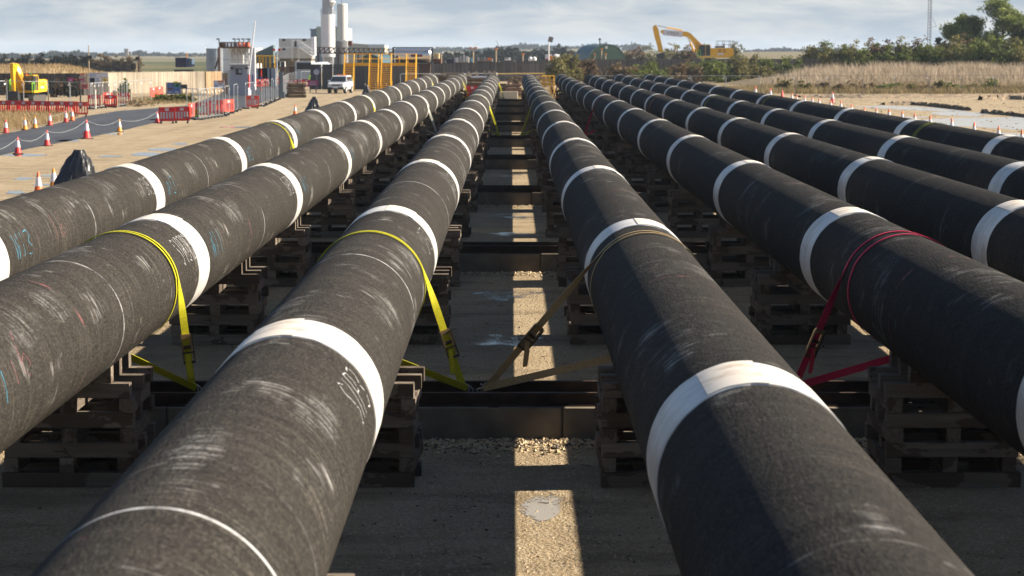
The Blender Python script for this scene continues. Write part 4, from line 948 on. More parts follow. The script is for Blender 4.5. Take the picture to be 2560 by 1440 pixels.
MB().tube((0, 0, z0), (0, 0, z1), r, n=40).build('shell', SIL, t, True); [setattr(p, 'use_smooth', len(p.vertices) == 4) for p in t.children[-1].data.polygons]
MB().tube((0, 0, z0), (0, 0, z0 - 2.0), r * .95, .25, n=24).build('hopper', SGR, t, True)
for a in range(4): MB().box((r * .85 * math.cos(a * 1.57 + .78), r * .85 * math.sin(a * 1.57 + .78), z0 / 2), (.35, .35, z0)).build('leg', SIL, t)
k = MB(); 
for a in np.linspace(0, 2 * math.pi, 15)[:-1]: k.tube((r * math.cos(a), r * math.sin(a), z1), (r * math.cos(a), r * math.sin(a), z1 + 1.1), .035, n=5)
for h in (.55, 1.1):
    k.path([(r * math.cos(a), r * math.sin(a), z1 + h) for a in np.linspace(0, 2 * math.pi, 21)], .035, 5)
k.build('railing', SGR, t)
MB().box((0, 0, z1 + 1.5), (2.1, 2.0, 3.0)).build('filter_house', SGR, t); MB().tube((.8, -.6, z1 + 1.6), (1.1, -.9, z1 + 2.7), .35, .7, n=14).build('vent_cowl', SIL, t)
k = MB()
for x in (-1.1, 1.1):
    for y in (-1, 1): k.tube((x, y, z1 + 3), (x, y, z1 + 4.3), .05, n=5)
for z in (3.6, 4.3): k.path([(-1.1, -1, z1 + z), (1.1, -1, z1 + z), (1.1, 1, z1 + z), (-1.1, 1, z1 + z), (-1.1, -1, z1 + z)], .05, 5)
k.tube((0, 0, z1 + 3), (0, 0, z1 + 5), .3, n=10); k.build('top_platform', RUS, t)
Y = 462
t = thing('silo', 'slightly shorter plain cream silo standing right of the railed one', 'silo', (sx(856.5, Y), Y, 0)); r = (sx(870, Y) - sx(843.5, Y)) / 2
o = MB().lathe([(r, 0), (r, zz(11, Y)), (r * .9, zz(9.5, Y)), (.1, zz(9, Y))], 40).build('shell', mat('silo_cream', (.62, .60, .56), .42), t, True)
MB().box((0, -r, zz(60, Y)), (.12, .14, 16)).build('ladder', SGR, t)
# grey warehouse with shallow gable
Y = 520; x0, x1, x2 = sx(777, Y), sx(800, Y), sx(858, Y)
t = thing('warehouse', 'big grey clad warehouse standing behind the two silos', 'warehouse', ((x0 + x2) / 2, Y, 0)); w_ = x2 - x0
MB().prism([(-w_ / 2, 0), (w_ / 2, 0), (w_ / 2, zz(68, Y)), (-w_ / 2 + (x1 - x0) * 2, zz(66, Y)), (-w_ / 2, zz(73, Y))], 0, 30).build('wall', GRY, t)
k = MB(); [k.box((-w_ / 2 + w_ * (i + .5) / 30, -.03, zz(73, Y) / 2), (.12, .05, zz(73, Y))) for i in range(30)]; tag(k.build('cladding_ribs', GRY, t), kind='stuff')
MB().box((-w_ / 2 + 3.5, -.1, zz(73.5, Y)), (7.5, .2, .3)).build('gutter', SGR, t)
MB().box((w_ / 2 - 3.2, -.2, zz(95, Y)), (6.4, .3, zz(68, Y) - zz(125, Y))).build('tan_panel', TAN, t)
# low pale building right of the silos
Y = 500; x0, x1 = sx(868, Y), sx(962, Y)
t = thing('shed', 'long low pale shed right of the silos with sloping roof', 'shed', ((x0 + x1) / 2, Y, 0)); w_ = x1 - x0
MB().prism([(-w_ / 2, 0), (w_ / 2, 0), (w_ / 2, zz(114, Y)), (-w_ / 2, zz(107, Y))], 0, 14).build('wall', TAN, t); MB().box((w_ * .28, -.1, zz(115, Y)), (w_ * .42, .2, .8)).build('fascia', SIL, t)
for i in range(3): 
    o = MB().tube((0, 0, zz(115, 470)), (0, 0, zz(102, 470)), .18, n=8).build('vent_stack', RUS); o.location = (sx(872 + i * 3.5, 470), 470, 0); tag(o, 'short red vent stack right of the plain silo', 'vent stack', 'three red vent stacks')
# dark tank between the silos and rail bridge
Y = 446; o = MB().lathe([(1.6, 0), (1.6, zz(103, Y)), (1.2, zz(100.5, Y)), (.3, zz(99.5, Y))], 24).build('dark_tank', mat('tank_dark', (.10, .10, .11), .5), None, True); o.location = (sx(850, Y), Y, 0); tag(o, 'dark round tank tucked between the two silos', 'tank')
Y = 424; x0, x1 = sx(786, Y), sx(985, Y)
t = thing('conveyor', 'long rusty conveyor bridge running right from the silos', 'conveyor', (x0, Y, 0)); Lc = x1 - x0
za, zb = zz(118, Y), zz(123, Y)
k = MB()
for s in (-.7, .7):
    k.path([(0, s, za - 1.1), (Lc, s, zb - 1.1)], .14, 6); k.path([(0, s, za), (Lc, s, zb)], .10, 6)
    for i in range(17): f = i / 16; z = za + (zb - za) * f; k.tube((Lc * f, s, z - 1.1), (Lc * f, s, z), .07, n=5)
    for i in range(16): f, g = i / 16, (i + 1) / 16; k.tube((Lc * f, s, za + (zb - za) * f - 1.1), (Lc * g, s, za + (zb - za) * g), .05, n=5)
k.build('truss', RUSD, t); MB().add([(0, -.6, za - 1.0), (Lc, -.6, zb - 1.0), (Lc, .6, zb - 1.0), (0, .6, za - 1.0)], [(0, 1, 2, 3)]).box((Lc / 2, 0, (za + zb) / 2 - .95), (Lc * .98, 1.1, .15)).build('belt', RUS, t)
for f in (.05, .3, .55, .8): MB().box((Lc * f, 0, za / 2 - .6), (.3, .8, za - 1.2)).build('trestle', RUSD, t)
# stacked white cabins with outside stair
Y = 330; x0, x1 = sx(697, Y), sx(779, Y); zt = zz(96, Y); zm = zz(119, Y); zb = zz(146, Y)
t = thing('site_cabins', 'stacked white site cabins with an outside stair, left of the silos', 'cabin', ((x0 + x1) / 2, Y, 0)); w_ = x1 - x0
for lv, (a, b) in enumerate(((max(0, zb - .2), zb), (zb, zm), (zm, zt))):
    if lv == 0: MB().box((0, 3, b / 2), (w_ * .98, 5.6, b)).build('undercroft', mat('shade_timber', (.12, .10, .07), .9), t); continue
    for i in range(2):
        c = MB().box((-w_ / 4 + i * w_ / 2, 3, (a + b) / 2), (w_ / 2 - .03, 6, b - a - .03), ch=.05).build('cabin', PALE, t)
        kk = MB(); [kk.box((-w_ / 2 + i * w_ / 2 + w_ / 2 * (q + .5) / 14, -.02, (a + b) / 2), (.06, .04, b - a - .3)) for q in range(14)]; tag(kk.build('panel_ribs', PALE, c), kind='stuff')
for px, py in ((710, 100), (761, 100), (710, 123)): MB().box((sx(px, Y) - (x0 + x1) / 2, -.05, zz(py, Y)), (.5, .06, .28)).build('window', DKW, t)
MB().box((sx(739, Y) - (x0 + x1) / 2, -.05, zz(108, Y)), (.32, .06, 1.1)).build('door', DKW, t)
MB().box((w_ / 2 + .25, 1.0, (zm + zt) / 2 - .5), (.55, 2.5, zt - zm + 1.5)).build('end_stack', SIL, t)
k = MB(); xl, xr, xe = [sx(v, Y) - (x0 + x1) / 2 for v in (732, 749, 782)]
k.box(((xl + xr) / 2, -.7, zm), (xr - xl, 1.2, .12)); 
for x in (xl, xr): k.box((x, -1.2, zm / 2), (.12, .12, zm)); k.box((x, -1.2, zm + .55), (.08, .08, 1.1))
for d in (0, .55, 1.05): k.tube((xr, -1.2, zm + d), (xe, -1.2, zz(141, Y) + d), .05, n=5)
k.tube((xl, -1.2, zm + 1.05), (xr, -1.2, zm + 1.05), .05)
for i in range(9): f = (i + .5) / 9; k.box((xr + (xe - xr) * f, -.75, zm + (zz(141, Y) - zm) * f), (.3, .8, .05))
k.build('outside_stair', SIL, t)
# corrugated tanks with rusty gallery
Y = 285
def tank(px0, px1, pyt, m_, lab, seg, Yt):
    a, b = sx(px0, Yt), sx(px1, Yt); r = (b - a) / 2; h = zz(pyt, Yt); t = thing('tank', lab, 'tank', ((a + b) / 2, Yt + r, 0)); k = MB(); n = 72
    for z in (0, h): k.v += [((r + (.05 if i % 2 else 0)) * math.cos(2 * math.pi * i / n), (r + (.05 if i % 2 else 0)) * math.sin(2 * math.pi * i / n), z) for i in range(n)]
    k.f += [(i, (i + 1) % n, n + (i + 1) % n, n + i) for i in range(n)] + [tuple(range(n, 2 * n))]; k.build('shell', m_, t)
    for i in range(1, seg + 1): MB().lathe([(r + .07, h * i / seg - .06), (r + .09, h * i / seg - .03), (r + .07, h * i / seg)], 40).build('hoop', SGR, t, True)
    return t, r, h
tank(513, 557, 121, COR, 'dull grey corrugated tank left of the bright one', 4, 300)
t, r, h = tank(552, 649, 119, CORB, 'bright corrugated steel tank with arched pipes and rusty gallery', 3, 292)
for i in range(6):
    a = -math.pi / 2 - .35 + i * .30; k = MB(); P = []
    for q in np.linspace(0, 1, 9): P.append(((r + .12 + .18 * math.sin(q * math.pi)) * math.cos(a - .09 + .17 * q), (r + .12 + .18 * math.sin(q * math.pi)) * math.sin(a - .09 + .17 * q), h - 1.0 + .75 * math.sin(q * math.pi) - .9 * max(0, .25 - q)))
    k.path(P, .06, 6); k.build('arched_pipe', SGR, t)
    MB().tube(((r + .2) * math.cos(a - .11), (r + .2) * math.sin(a - .11), h * .25), ((r + .2) * math.cos(a - .11), (r + .2) * math.sin(a - .11), h - 1.0), .09, n=8).build('down_pipe', CORB, t)
Yg = 289; xa, xb = sx(549, Yg), sx(626, Yg); zt_, zb_ = zz(106, Yg), zz(118.5, Yg); k = MB()
k.box(((xa + xb) / 2 - t.location.x, Yg + 1.5 - t.location.y, zb_), (xb - xa, 3.5, .25)); 
for x in np.linspace(xa, xb, 40): k.box((x - t.location.x, Yg - t.location.y, (zt_ + zb_) / 2), (.05 if random.random() < .6 else .18, .06, zt_ - zb_))
k.box(((xa + xb) / 2 - t.location.x, Yg - t.location.y, zt_), (xb - xa, .1, .12)); k.build('gallery', mat('gallery_rust', (.17, .10, .06), .8, var=.5, scale=2), t)
for px in (599, 610, 621): MB().tube((sx(px, Yg) - t.location.x, Yg - .15 - t.location.y, zb_ + .1), (sx(px, Yg) - t.location.x, Yg - .15 - t.location.y, zt_), .28, .18, n=10).build('orange_drum', mat('drum_orange', (.6, .12, .04), .5), t)
for px in (547, 587, 598, 609, 620, 624): MB().tube((sx(px, Yg) - t.location.x, Yg - t.location.y, zt_), (sx(px, Yg) - t.location.x + .1, Yg - t.location.y, zt_ + .5), .06).box((sx(px, Yg) - t.location.x - .1, Yg - t.location.y, zt_ + .45), (.4, .2, .16)).build('floodlight', XD, t)
k = MB(); xq = sx(551, Yg) - t.location.x; k.tube((xq, -1.2 + Yg - t.location.y, 0), (xq, -1.2 + Yg - t.location.y, zb_), .16); k.tube((xq, -1.2 + Yg - t.location.y, zz(140, Yg)), (sx(540, Yg) - t.location.x, -1.2 + Yg - t.location.y, zz(172, Yg)), .12); k.build('ladder_post', RUSD, t)
o = MB().prism([(0, 0), (2.5, 0), (2.5, 2.3), (0, 1.2)], -1, 1).build('skip_hopper', mat('hopper_green', (.09, .14, .14), .5)); o.location = (sx(636, 270), 270, zz(158, 270)); tag(o, 'dark green hopper right of the bright tank', 'hopper')
# gatehouse with raised boom
Y = 214; x0, x1 = sx(575, Y), sx(620, Y); t = thing('gatehouse', 'small grey gatehouse cabin with one window beside the raised boom', 'gatehouse', ((x0 + x1) / 2, Y, 0)); w_ = x1 - x0; h = zz(163, Y)
MB().box((0, 1.1, h / 2), (w_, 2.2, h), ch=.04).build('wall', mat('gatehouse_grey', (.36, .36, .41), .6, var=.08, scale=1), t); MB().box((0, 1.0, h + .06), (w_ + .3, 2.7, .12)).build('roof', PALE, t)
f = MB().box((-w_ * .02, -.02, zz(179, Y)), (.62, .06, .62)).build('window', DKW, t); MB().box((-w_ * .02 + .12, -.06, zz(178, Y)), (.3, .02, .34)).build('pane', SGR, f)
MB().box((-w_ / 2 - .12, .3, h * .42), (.34, .3, h * .84)).build('door_frame', PALE, t); MB().box((w_ / 2 - .1, -.15, h - .3), (.3, .25, .18)).build('lamp', XD, t); MB().box((-w_ * .4, -.15, h - .3), (.3, .25, .18)).build('lamp', XD, t)
t = thing('barrier_gate', 'raised white boom gate leaning on its white housing by the gatehouse', 'boom gate', (sx(631, 212), 212, 0)); h = zz(120, 212)
MB().box((0, .2, h * .5 + .3), (.55, .4, h - .6), ch=.04).build('housing', SIL, t); MB().box((0, -.02, zz(196, 212)), (.12, .03, .7)).build('lettering_strip', BLU, t)
P0, P1 = at(622, 186, 211) - Vector((sx(631, 212), 212, 0)), at(638, 52, 211) - Vector((sx(631, 212), 212, 0)); MB().tube(P0, P1, .10, .05, n=10).build('boom', SIL, t); MB().tube(P0 - Vector((0, 0, 1.3)), P0 + Vector((0, 0, .1)), .09).build('boom_foot', RED, t)
put(cB, gp(622, 222), 'plain tall red cone at the foot of the raised boom', None, 0, 1.2)
# tank container in a dark frame
Y = 268; x0, x1 = sx(982, Y), sx(1080, Y); z0, z1 = zz(157, Y), zz(119, Y); w_ = x1 - x0; h = z1 - z0
t = thing('tank_container', 'polished tank container in a dark frame above the hoarding', 'tank container', ((x0 + x1) / 2, Y + 1.3, z0)); POL = mat('polished_steel', (.66, .64, .62), .26, .9)
k = MB(); n = 32
for x, rr in ((-w_ / 2 + .12, .2), (-w_ / 2 + .2, h * .40), (-w_ / 2 + .35, h * .47), (w_ / 2 - .35, h * .47), (w_ / 2 - .2, h * .40), (w_ / 2 - .12, .2)): k.v += [(x, rr * math.cos(2 * math.pi * i / n), h / 2 + rr * math.sin(2 * math.pi * i / n)) for i in range(n)]
for j in range(5): k.f += [(j * n + i, j * n + (i + 1) % n, j * n + n + (i + 1) % n, j * n + n + i) for i in range(n)]
k.f += [tuple(range(n)), tuple(range(6 * n - 1, 5 * n - 1, -1))]; tk = k.build('tank', POL, t, True)
k = MB(); e = .13; hy = h / 2
for y in (-hy, hy):
    for z in (0, h): k.box((0, y, z), (w_, e, e))
    for x in (-w_ / 2, w_ / 2): k.box((x, y, h / 2), (e, e, h))
for x in (-w_ / 2, w_ / 2):
    for z in (0, h): k.box((x, 0, z), (e, h, e))
k.build('frame', XD, t)
MB().box((w_ * .10, -h * .475, h * .47), (w_ * .30, .02, h * .16)).build('nameplate', mat('plate_dark', (.10, .02, .02), .5), tk); text('lettering', 'POLNI', h * .15, mat('plate_red', (.55, .10, .04), .5), tk, (w_ * .15, -h * .475 - .016, h * .47), (math.pi / 2, 0, 0))
MB().box((-w_ * .40, -h * .472, h * .38), (w_ * .06, .02, h * .13)).build('hazard_plate', XD, tk)
MB().box((0, 0, -z0 / 2 - .05), (w_ * .9, 2, z0 - .1)).build('support_stack', RUSD, t)
# green round-roofed huts
HG = mat('hut_green', (.045, .095, .065), .55, var=.15, scale=.4); HB = mat('hut_side', (.04, .085, .10), .55); HD = mat('hut_door', (.038, .08, .055), .5)
def hut(label, px0, px1, pyt, Y, depth, rz, detail):
    a, b = sx(px0, Y), sx(px1, Y); w_ = b - a; h = zz(pyt, Y); t = thing('round_roof_hut', label, 'hut', ((a + b) / 2, Y, 0), rz); n = 24
    P = [(w_ / 2 * math.cos(math.pi * i / n), h * math.sin(math.pi * i / n) ** .85) for i in range(n + 1)]
    k = MB(); 
    for y in (0, depth): k.v += [(x, y, z) for x, z in P]
    k.f += [(i, i + 1, n + 2 + i, n + 1 + i) for i in range(n)]; k.build('roof', HB, t, True)
    MB().prism([(x * .985, z * .985) for x, z in P], .02, .2).build('front_wall', HG, t)
    if detail:
        d = MB().box((w_ * .03, -.05, h * .30), (w_ * .28, .1, h * .62)).build('door', HD, t); MB().box((w_ * .06, -.12, h * .2), (w_ * .13, .05, h * .40)).build('wicket', HG, d)
        MB().box((-w_ * .27, -.05, h * .27), (.7, .05, .5)).build('notice', SIL, t); MB().box((-w_ * .02, -.1, h * .88), (.45, .2, .5)).build('lamp', PALE, t); MB().tube((-w_ * .12, 2, h * .95), (-w_ * .12, 2, h * 1.13), .12).tube((-w_ * .12, 2, h * 1.13), (-w_ * .12, 2, h * 1.2), .25).build('flue', XD, t)
    return t
hut('large green round-roofed hut behind the far fence, left of the yellow excavator', 1463, 1572, 110, 432, 15, R_(10), True)
hut('small green round-roofed hut seen through the yellow stairs', 882, 970, 136, 290, 12, R_(-6), False)
# clutter between hoarding and trees
ORL = mat('lamp_orange', (.55, .20, .08), .5)
def lamp_mast(px, pyt, pyb, Y, lab, twin=False, solar=False, head=ORL):
    zt, zb = zz(pyt, Y), 0; t = thing('lamp_mast', lab, 'lamp mast', (sx(px, Y), Y, 0)); MB().tube((0, 0, 0), (0, 0, zt), .11, n=8).build('mast', WPOST if not solar else SIL, t)
    if solar: o = MB().box((0, 0, 0), (.75, .1, 1.0)).build('solar_panel', mat('solar_panel', (.05, .045, .04), .3), t); o.location = (.3, 0, zt + .6); o.rotation_euler = (R_(-35), R_(15), 0)
    else:
        for s in ((-.4, .4) if twin else (0,)): MB().box((s, 0, zt), (.5, .35, .28), ch=.05).build('lamp_head', head, t)
    return t
lamp_mast(1183, 120, 157, 330, 'twin headed orange lamp mast right of the cream box', True); lamp_mast(1240, 122, 157, 335, 'orange lamp mast in the middle of the plant clutter'); lamp_mast(1307, 135, 157, 340, 'short orange lamp mast near the round white tanks')
lamp_mast(1372, 108, 150, 345, 'mast with a tilted solar panel left of the central bush', solar=True)
for px, py in ((1487, 135), (1504, 123), (1514, 135)): lamp_mast(px, py, 150, 420, f'orange lamp mast in front of the large green hut, {"left" if px < 1500 else "tallest" if px < 1510 else "right"} one')
lamp_mast(1103, 132, 150, 320, 'lamp mast with white globe right of the tank container', head=SIL)
def junk(name, px0, px1, py0, py1, Y, m_, lab, cat, ch=.08, parts=()):
    a, b = at(px0, py1, Y), at(px1, py0, Y); t = thing(name, lab, cat, ((a.x + b.x) / 2, Y, a.z)); w_, h = b.x - a.x, b.z - a.z
    MB().box((0, w_ * .2, h / 2), (w_, w_ * .7 + .3, h), ch=min(ch, w_ * .2)).build('body', m_, t)
    for (u0, u1, v0, v1, mm, nm) in parts: MB().box(((u0 + u1 - 1) / 2 * w_, -w_ * .15 - .2, (v0 + v1) / 2 * h), ((u1 - u0) * w_, .1, (v1 - v0) * h)).build(nm, mm, t)
    if a.z > .3: MB().box((0, w_ * .2, -a.z / 2), (w_ * .9, w_ * .5, a.z)).build('stand', RUSD, t)
    return t
CRM = mat('cream_box', (.60, .48, .24), .6)
junk('cream_container', 1084, 1099, 133, 147, 322, CRM, 'cream box container right of the tank container', 'container', parts=[(.3, .34, 0, 1, TAN, 'rib'), (.65, .69, 0, 1, TAN, 'rib')])
junk('red_container', 1082, 1104, 148, 156, 320, RUS, 'dark red container under the cream box', 'container', parts=[(.1, .9, .1, .3, RUSD, 'rib')])
junk('pickup', 1117, 1136, 148, 157, 325, NVY, 'dark blue vehicle in the plant clutter', 'vehicle', parts=[(.1, .6, .6, .95, DKW, 'window')])
junk('cable_drum_rack', 1137, 1173, 143, 157, 328, mat('pale_clutter', (.34, .31, .24), .8, var=.6, scale=3), 'pale rack of pumps and pipes in the plant clutter', 'rack', parts=[(.05, .25, .1, .9, SIL, 'pump'), (.35, .5, .1, 1.3, SGR, 'pipe'), (.6, .7, .1, 1.5, SIL, 'pipe'), (.78, .95, .2, 1.2, SIL, 'pump')])
junk('blue_box', 1174, 1181, 146, 155, 329, mat('box_blue', (.03, .16, .28), .5), 'small blue box beside the twin lamp mast', 'box', parts=[(.1, .9, .8, .9, SIL, 'lid')])
junk('white_van', 1262, 1276, 144, 151, 420, SIL, 'white van far behind the grey fence', 'van', parts=[(.1, .5, .5, .85, DKW, 'window')])
junk('grey_plant', 1190, 1232, 146, 154, 345, mat('plant_grey', (.20, .17, .15), .8, var=.5, scale=1), 'low grey machinery behind the grey fence', 'machinery', parts=[(.1, .2, .3, 1.4, SGR, 'pipe'), (.5, .55, .3, 1.6, SGR, 'pipe'), (.7, .9, .5, 1.2, XOR, 'guard')])
junk('site_hoard_board', 1363, 1379, 136, 148, 360, SIL, 'white board below the solar panel mast', 'board', parts=[(.1, .9, .0, .12, RED, 'base')])
for j, px in enumerate((1326, 1336)):
    o = MB().lathe([(.1, 0), (.5, .05), (.62, .45), (.45, .85), (.05, 1.0)], 16).build('round_tank', SIL, None, True); o.location = at(px, 153, 350); o.scale = (.6, .6, .75); tag(o, f'small round white tank behind the grey fence, {"left" if j == 0 else "right"} of a pair', 'tank')
t = thing('mixer_truck', 'concrete mixer truck with white drum behind the grey fence', 'truck', at(1390, 152, 352)); t.scale = (.62, .62, .62); MB().lathe([(.3, -1.2), (.8, -.6), (.9, .2), (.5, 1.1)], 16).build('drum', SIL, t, True).rotation_euler = (0, R_(80), 0); [setattr(c, 'location', (0, 0, .9)) for c in t.children]
MB().box((-1.3, 0, .7), (.8, 1.6, 1.3), ch=.1).build('cab', XOR, t); MB().box((1.1, 0, .6), (.5, 1.2, .9)).build('rear_frame', BLU, t)
# tanker lorry and plant by the dark hoarding, left of the stairs
t = thing('lorry', 'white tanker lorry behind the dark hoarding left of the silo legs', 'lorry', (sx(762, 262), 262, 0))
MB().box((0, 0, 2.1), (2.3, 2.2, 2.2), ch=.3).build('cab', PALE, t); MB().box((0, -1.11, 2.6), (1.8, .06, .8)).build('windscreen', DKW, t); MB().tube((.5, .8, 2.3), (2.0, 6.5, 2.4),   .7, n=18).build('tank', SGR, t, True)
for s in (-1, 1): MB().tube((s * .85, -.5, .5), (s * 1.15, -.5, .5), .5, n=16).build('wheel', CB, t)
junk('timber_screen', 722, 745, 150, 166, 300, mat('screen_timber', (.24, .19, .12), .85, var=.4, scale=2), 'brown timber screen under the white cabins', 'screen', parts=[(.02, .98, .3, .36, RUSD, 'gap'), (.02, .98, .65, .7, RUSD, 'gap'), (.4, .5, .7, .9, YEL, 'sign')])
junk('dark_doorway_box', 701, 713, 154, 167, 298, PALE, 'pale container with a dark open doorway under the cabins', 'container', parts=[(.15, .95, 0, .95, DKW, 'doorway')])
for px in (640, 648, 655, 664, 676): 
    k = MB(); k.path([(0, 0, 0), (0, 0, 1.5), (.5, 0, 1.5), (.5, 0, 0)], .07, 6); o = k.build('yellow_bollard', SY); o.location = (sx(px, 268), 268, .9); o.location.z = zz(170, 268); tag(o, f'yellow hoop guard by the far gate road, {NTH[(640, 648, 655, 664, 676).index(px)]} from the left', 'hoop guard', 'yellow hoop guards'); MB().box((.25, .2, -o.location.z / 2 - .02), (.8, .4, o.location.z)).build('plinth', BEG if False else SGR, o)
for px, pyt in ((222, 113), (341, 138)):
    t = thing('signal_pole', 'slim pole with a dark floodlight above the ' + ('notice boards' if px == 222 else 'pale plank fence'), 'pole', (sx(px, 250), 250, 0)); h = zz(pyt, 250); MB().tube((0, 0, 0), (0, 0, h), .06).build('pole', WPOST, t); MB().box((.15, -.1, zz(pyt + (30 if px == 222 else 8), 250)), (.45, .3, .4)).build('floodlight', XD, t)
t = thing('traffic_light', 'signal post with two red lamps left of the white cabins', 'signal', (sx(692, 250), 250, 0)); h = zz(133, 250); MB().tube((0, 0, 0), (0, 0, h), .07).tube((0, 0, h), (-.3, 0, h + .35), .05).tube((0, 0, h), (.3, 0, h + .35), .05).build('post', SGR, t)
for s in (-.32, .32): MB().tube((s, -.1, h + .4), (s, -.3, h + .4), .17, n=14).build('lamp', RED, t)
t = thing('dark_lorry', 'dark box lorry far off behind the pale plank fence', 'lorry', (sx(456, 290), 290, 0)); MB().box((0, 0, zz(156, 290)), (1.5, 3, 1.3)).build('box', NVY, t); MB().box((1.1, 0, zz(157, 290)), (.8, 2, 1.1), ch=.1).build('cab', mat('lorry_blue', (.06, .10, .16), .5), t); MB().tube((.6, 0, zz(150, 290)), (.6, 0, zz(132, 290)), .07).build('exhaust', AMB, t); MB().box((.2, 0, 1.1), (2.4, 2, 1.6)).build('chassis', XD, t)
# cabin-side person in a hi-vis jacket
def person(loc, rz, label):
    J = {'pel': (0, 0, .92), 'ch': (0, .02, 1.28), 'nk': (0, .02, 1.48), 'hd': (0, -.02, 1.60), 'tp': (0, -.01, 1.72), 'sL': (-.2, .02, 1.42), 'eL': (-.27, .0, 1.14), 'hL': (-.24, -.16, .95), 'sR': (.2, .02, 1.42), 'eR': (.28, .03, 1.14), 'hR': (.27, -.06, .88),
         'kL': (-.11, -.03, .5), 'aL': (-.12, .02, .08), 'tL': (-.12, -.16, .03), 'kR': (.12, .02, .5), 'aR': (.13, .06, .08), 'tR': (.14, -.12, .03), 'hpL': (-.1, 0, .88), 'hpR': (.1, 0, .88)}
    E_ = [('pel', 'ch'), ('ch', 'nk'), ('nk', 'hd'), ('hd', 'tp'), ('ch', 'sL'), ('sL', 'eL'), ('eL', 'hL'), ('ch', 'sR'), ('sR', 'eR'), ('eR', 'hR'), ('pel', 'hpL'), ('hpL', 'kL'), ('kL', 'aL'), ('aL', 'tL'), ('pel', 'hpR'), ('hpR', 'kR'), ('kR', 'aR'), ('aR', 'tR')]
    RR = {'pel': .17, 'ch': .19, 'nk': .06, 'hd': .10, 'tp': .085, 'sL': .10, 'sR': .10, 'eL': .065, 'eR': .065, 'hL': .045, 'hR': .045, 'hpL': .11, 'hpR': .11, 'kL': .075, 'kR': .075, 'aL': .055, 'aR': .055, 'tL': .045, 'tR': .045}
    ks = list(J); me = bpy.data.meshes.new('body'); me.from_pydata([J[k_] for k_ in ks], [(ks.index(a), ks.index(b)) for a, b in E_], []); o = bpy.data.objects.new('body', me); C.objects.link(o)
    sk = o.modifiers.new('skin', 'SKIN'); o.modifiers.new('sub', 'SUBSURF').levels = 1
    for i, k_ in enumerate(ks): me.skin_vertices[0].data[i].radius = (RR[k_], RR[k_] * (.75 if k_ in ('ch', 'pel') else 1)); me.skin_vertices[0].data[i].use_root = k_ == 'pel'
    dg = bpy.context.evaluated_depsgraph_get(); nm = bpy.data.meshes.new_from_object(o.evaluated_get(dg)); bpy.data.objects.remove(o); nm.materials.clear()
    for m_ in (mat('hi_vis_jacket', (.30, .62, .05), .6), mat('dark_trousers', (.03, .035, .05), .8), mat('skin_tone', (.45, .27, .19), .6), mat('work_boot', (.03, .022, .016), .7)): nm.materials.append(m_)
    for p in nm.polygons: z = p.center.z; p.material_index = 2 if z > 1.5 or (abs(p.center.x) > .2 and z < .97) else 0 if z > .86 else 3 if z < .12 else 1; p.use_smooth = True
    root = thing('person', label, 'person', loc, rz); link('body', nm, root)
    MB().lathe([(.125, 0), (.12, .06), (.085, .12), (.02, .14)], 16, (0, -.015, 1.64)).box((0, -.13, 1.65), (.16, .08, .02)).build('helmet', SIL, root, True); MB().box((0, -.125, 1.55), (.03, .04, .05)).build('nose', nm.materials[2], root)
    k = MB()
    for z in (1.08, 1.2): k.lathe([(.205, z - .02), (.21, z), (.205, z + .02)], 16)
    b = k.build('reflective_bands', REF, root); b.scale = (1, .85, 1); return root
person(gp(777, 219), R_(25), 'person in lime hi-vis jacket and white helmet, beside the purple sign')
# timber pile by the gate, black sheeted stands, stacks at the far pipe ends
WP = wood_mat('pile_plank', (.10, .065, .038), (.24, .165, .09), .6); WPB = wood_mat('pale_plank', (.40, .31, .20), (.5, .42, .31), .1)
def pile(loc, rz, label, nx_, ny_, dims, m_, name='timber_pile', cat='timber pile', gaps=.04, jit=.06):
    t = thing(name, label, cat, loc, rz); lx, ly, lz = dims; pm = MB().box((0, 0, 0), (lx, ly, lz)).build('plank', m_, t); first = True
    for j in range(ny_):
        for i in range(nx_):
            o = pm if first else pm.copy(); 
            if not first: C.objects.link(o); o.parent = t
            first = False
            o.location = (random.uniform(-jit, jit), (i - (nx_ - 1) / 2) * (ly + gaps) + random.uniform(-.01, .01), lz / 2 + j * (lz + .002) + .045 * (j // 3)); 
    for s in (-.35, .35):
        for j in range(0, ny_, 3): MB().box((s * lx, 0, lz / 2 + j * (lz + .002) + .045 * (j // 3) - lz / 2 - .022), (.1, (ly + gaps) * nx_, .043)).build('bearer', m_, t) if j else None
    return t
p = gp(741, 244); pile(p, R_(8), 'pile of rough dark planks by the grey gate post', 6, 13, (1.6, .2, .09), WP, jit=.14)
for px0, px1, py0, Y, lab, mm in [(1062, 1118, 190, 205, 'dark timber stack at the far end behind the first pipe', WP), (1105, 1150, 190, 207, 'timber stack with pale boards on top behind the second pipe', WP), (1165, 1240, 195, 203, 'brown timber stack behind the third pipe', WP), (1245, 1262, 205, 206, 'short dark timber stack in the middle lane', WP), (1262, 1300, 207, 203, 'reddish timber stack at the far end of the middle lane', wood_mat('red_plank', (.22, .12, .08), (.32, .2, .13), .2))]:
    a, b = at(px0, py0, Y), at(px1, py0, Y); n = max(3, int((a.z) / .17)); pile(((a.x + b.x) / 2, Y, 0), R_(random.uniform(-3, 3)), lab, 5, n, (b.x - a.x, .24, .15), mm, 'timber_stack', 'timber stack', .05, .12)
for px, py, Y, lab in [(1130, 184, 206, 'pale boards laid on the stack behind the second pipe'), (1085, 187, 204, 'tan board laid over the stack behind the first pipe'), (1150, 190, 203, 'long pale board behind the end of the second pipe'), (1205, 193, 202, 'white topped bench of boards behind the third pipe')]:
    p = at(px, py, Y); t = MB().box((0, 0, 0), (2.2, .9, .06)).box((.1, .1, .07), (2.0, .3, .06)).build('loose_board', WPB if px != 1205 else SIL); t.location = p; tag(t, lab, 'board')
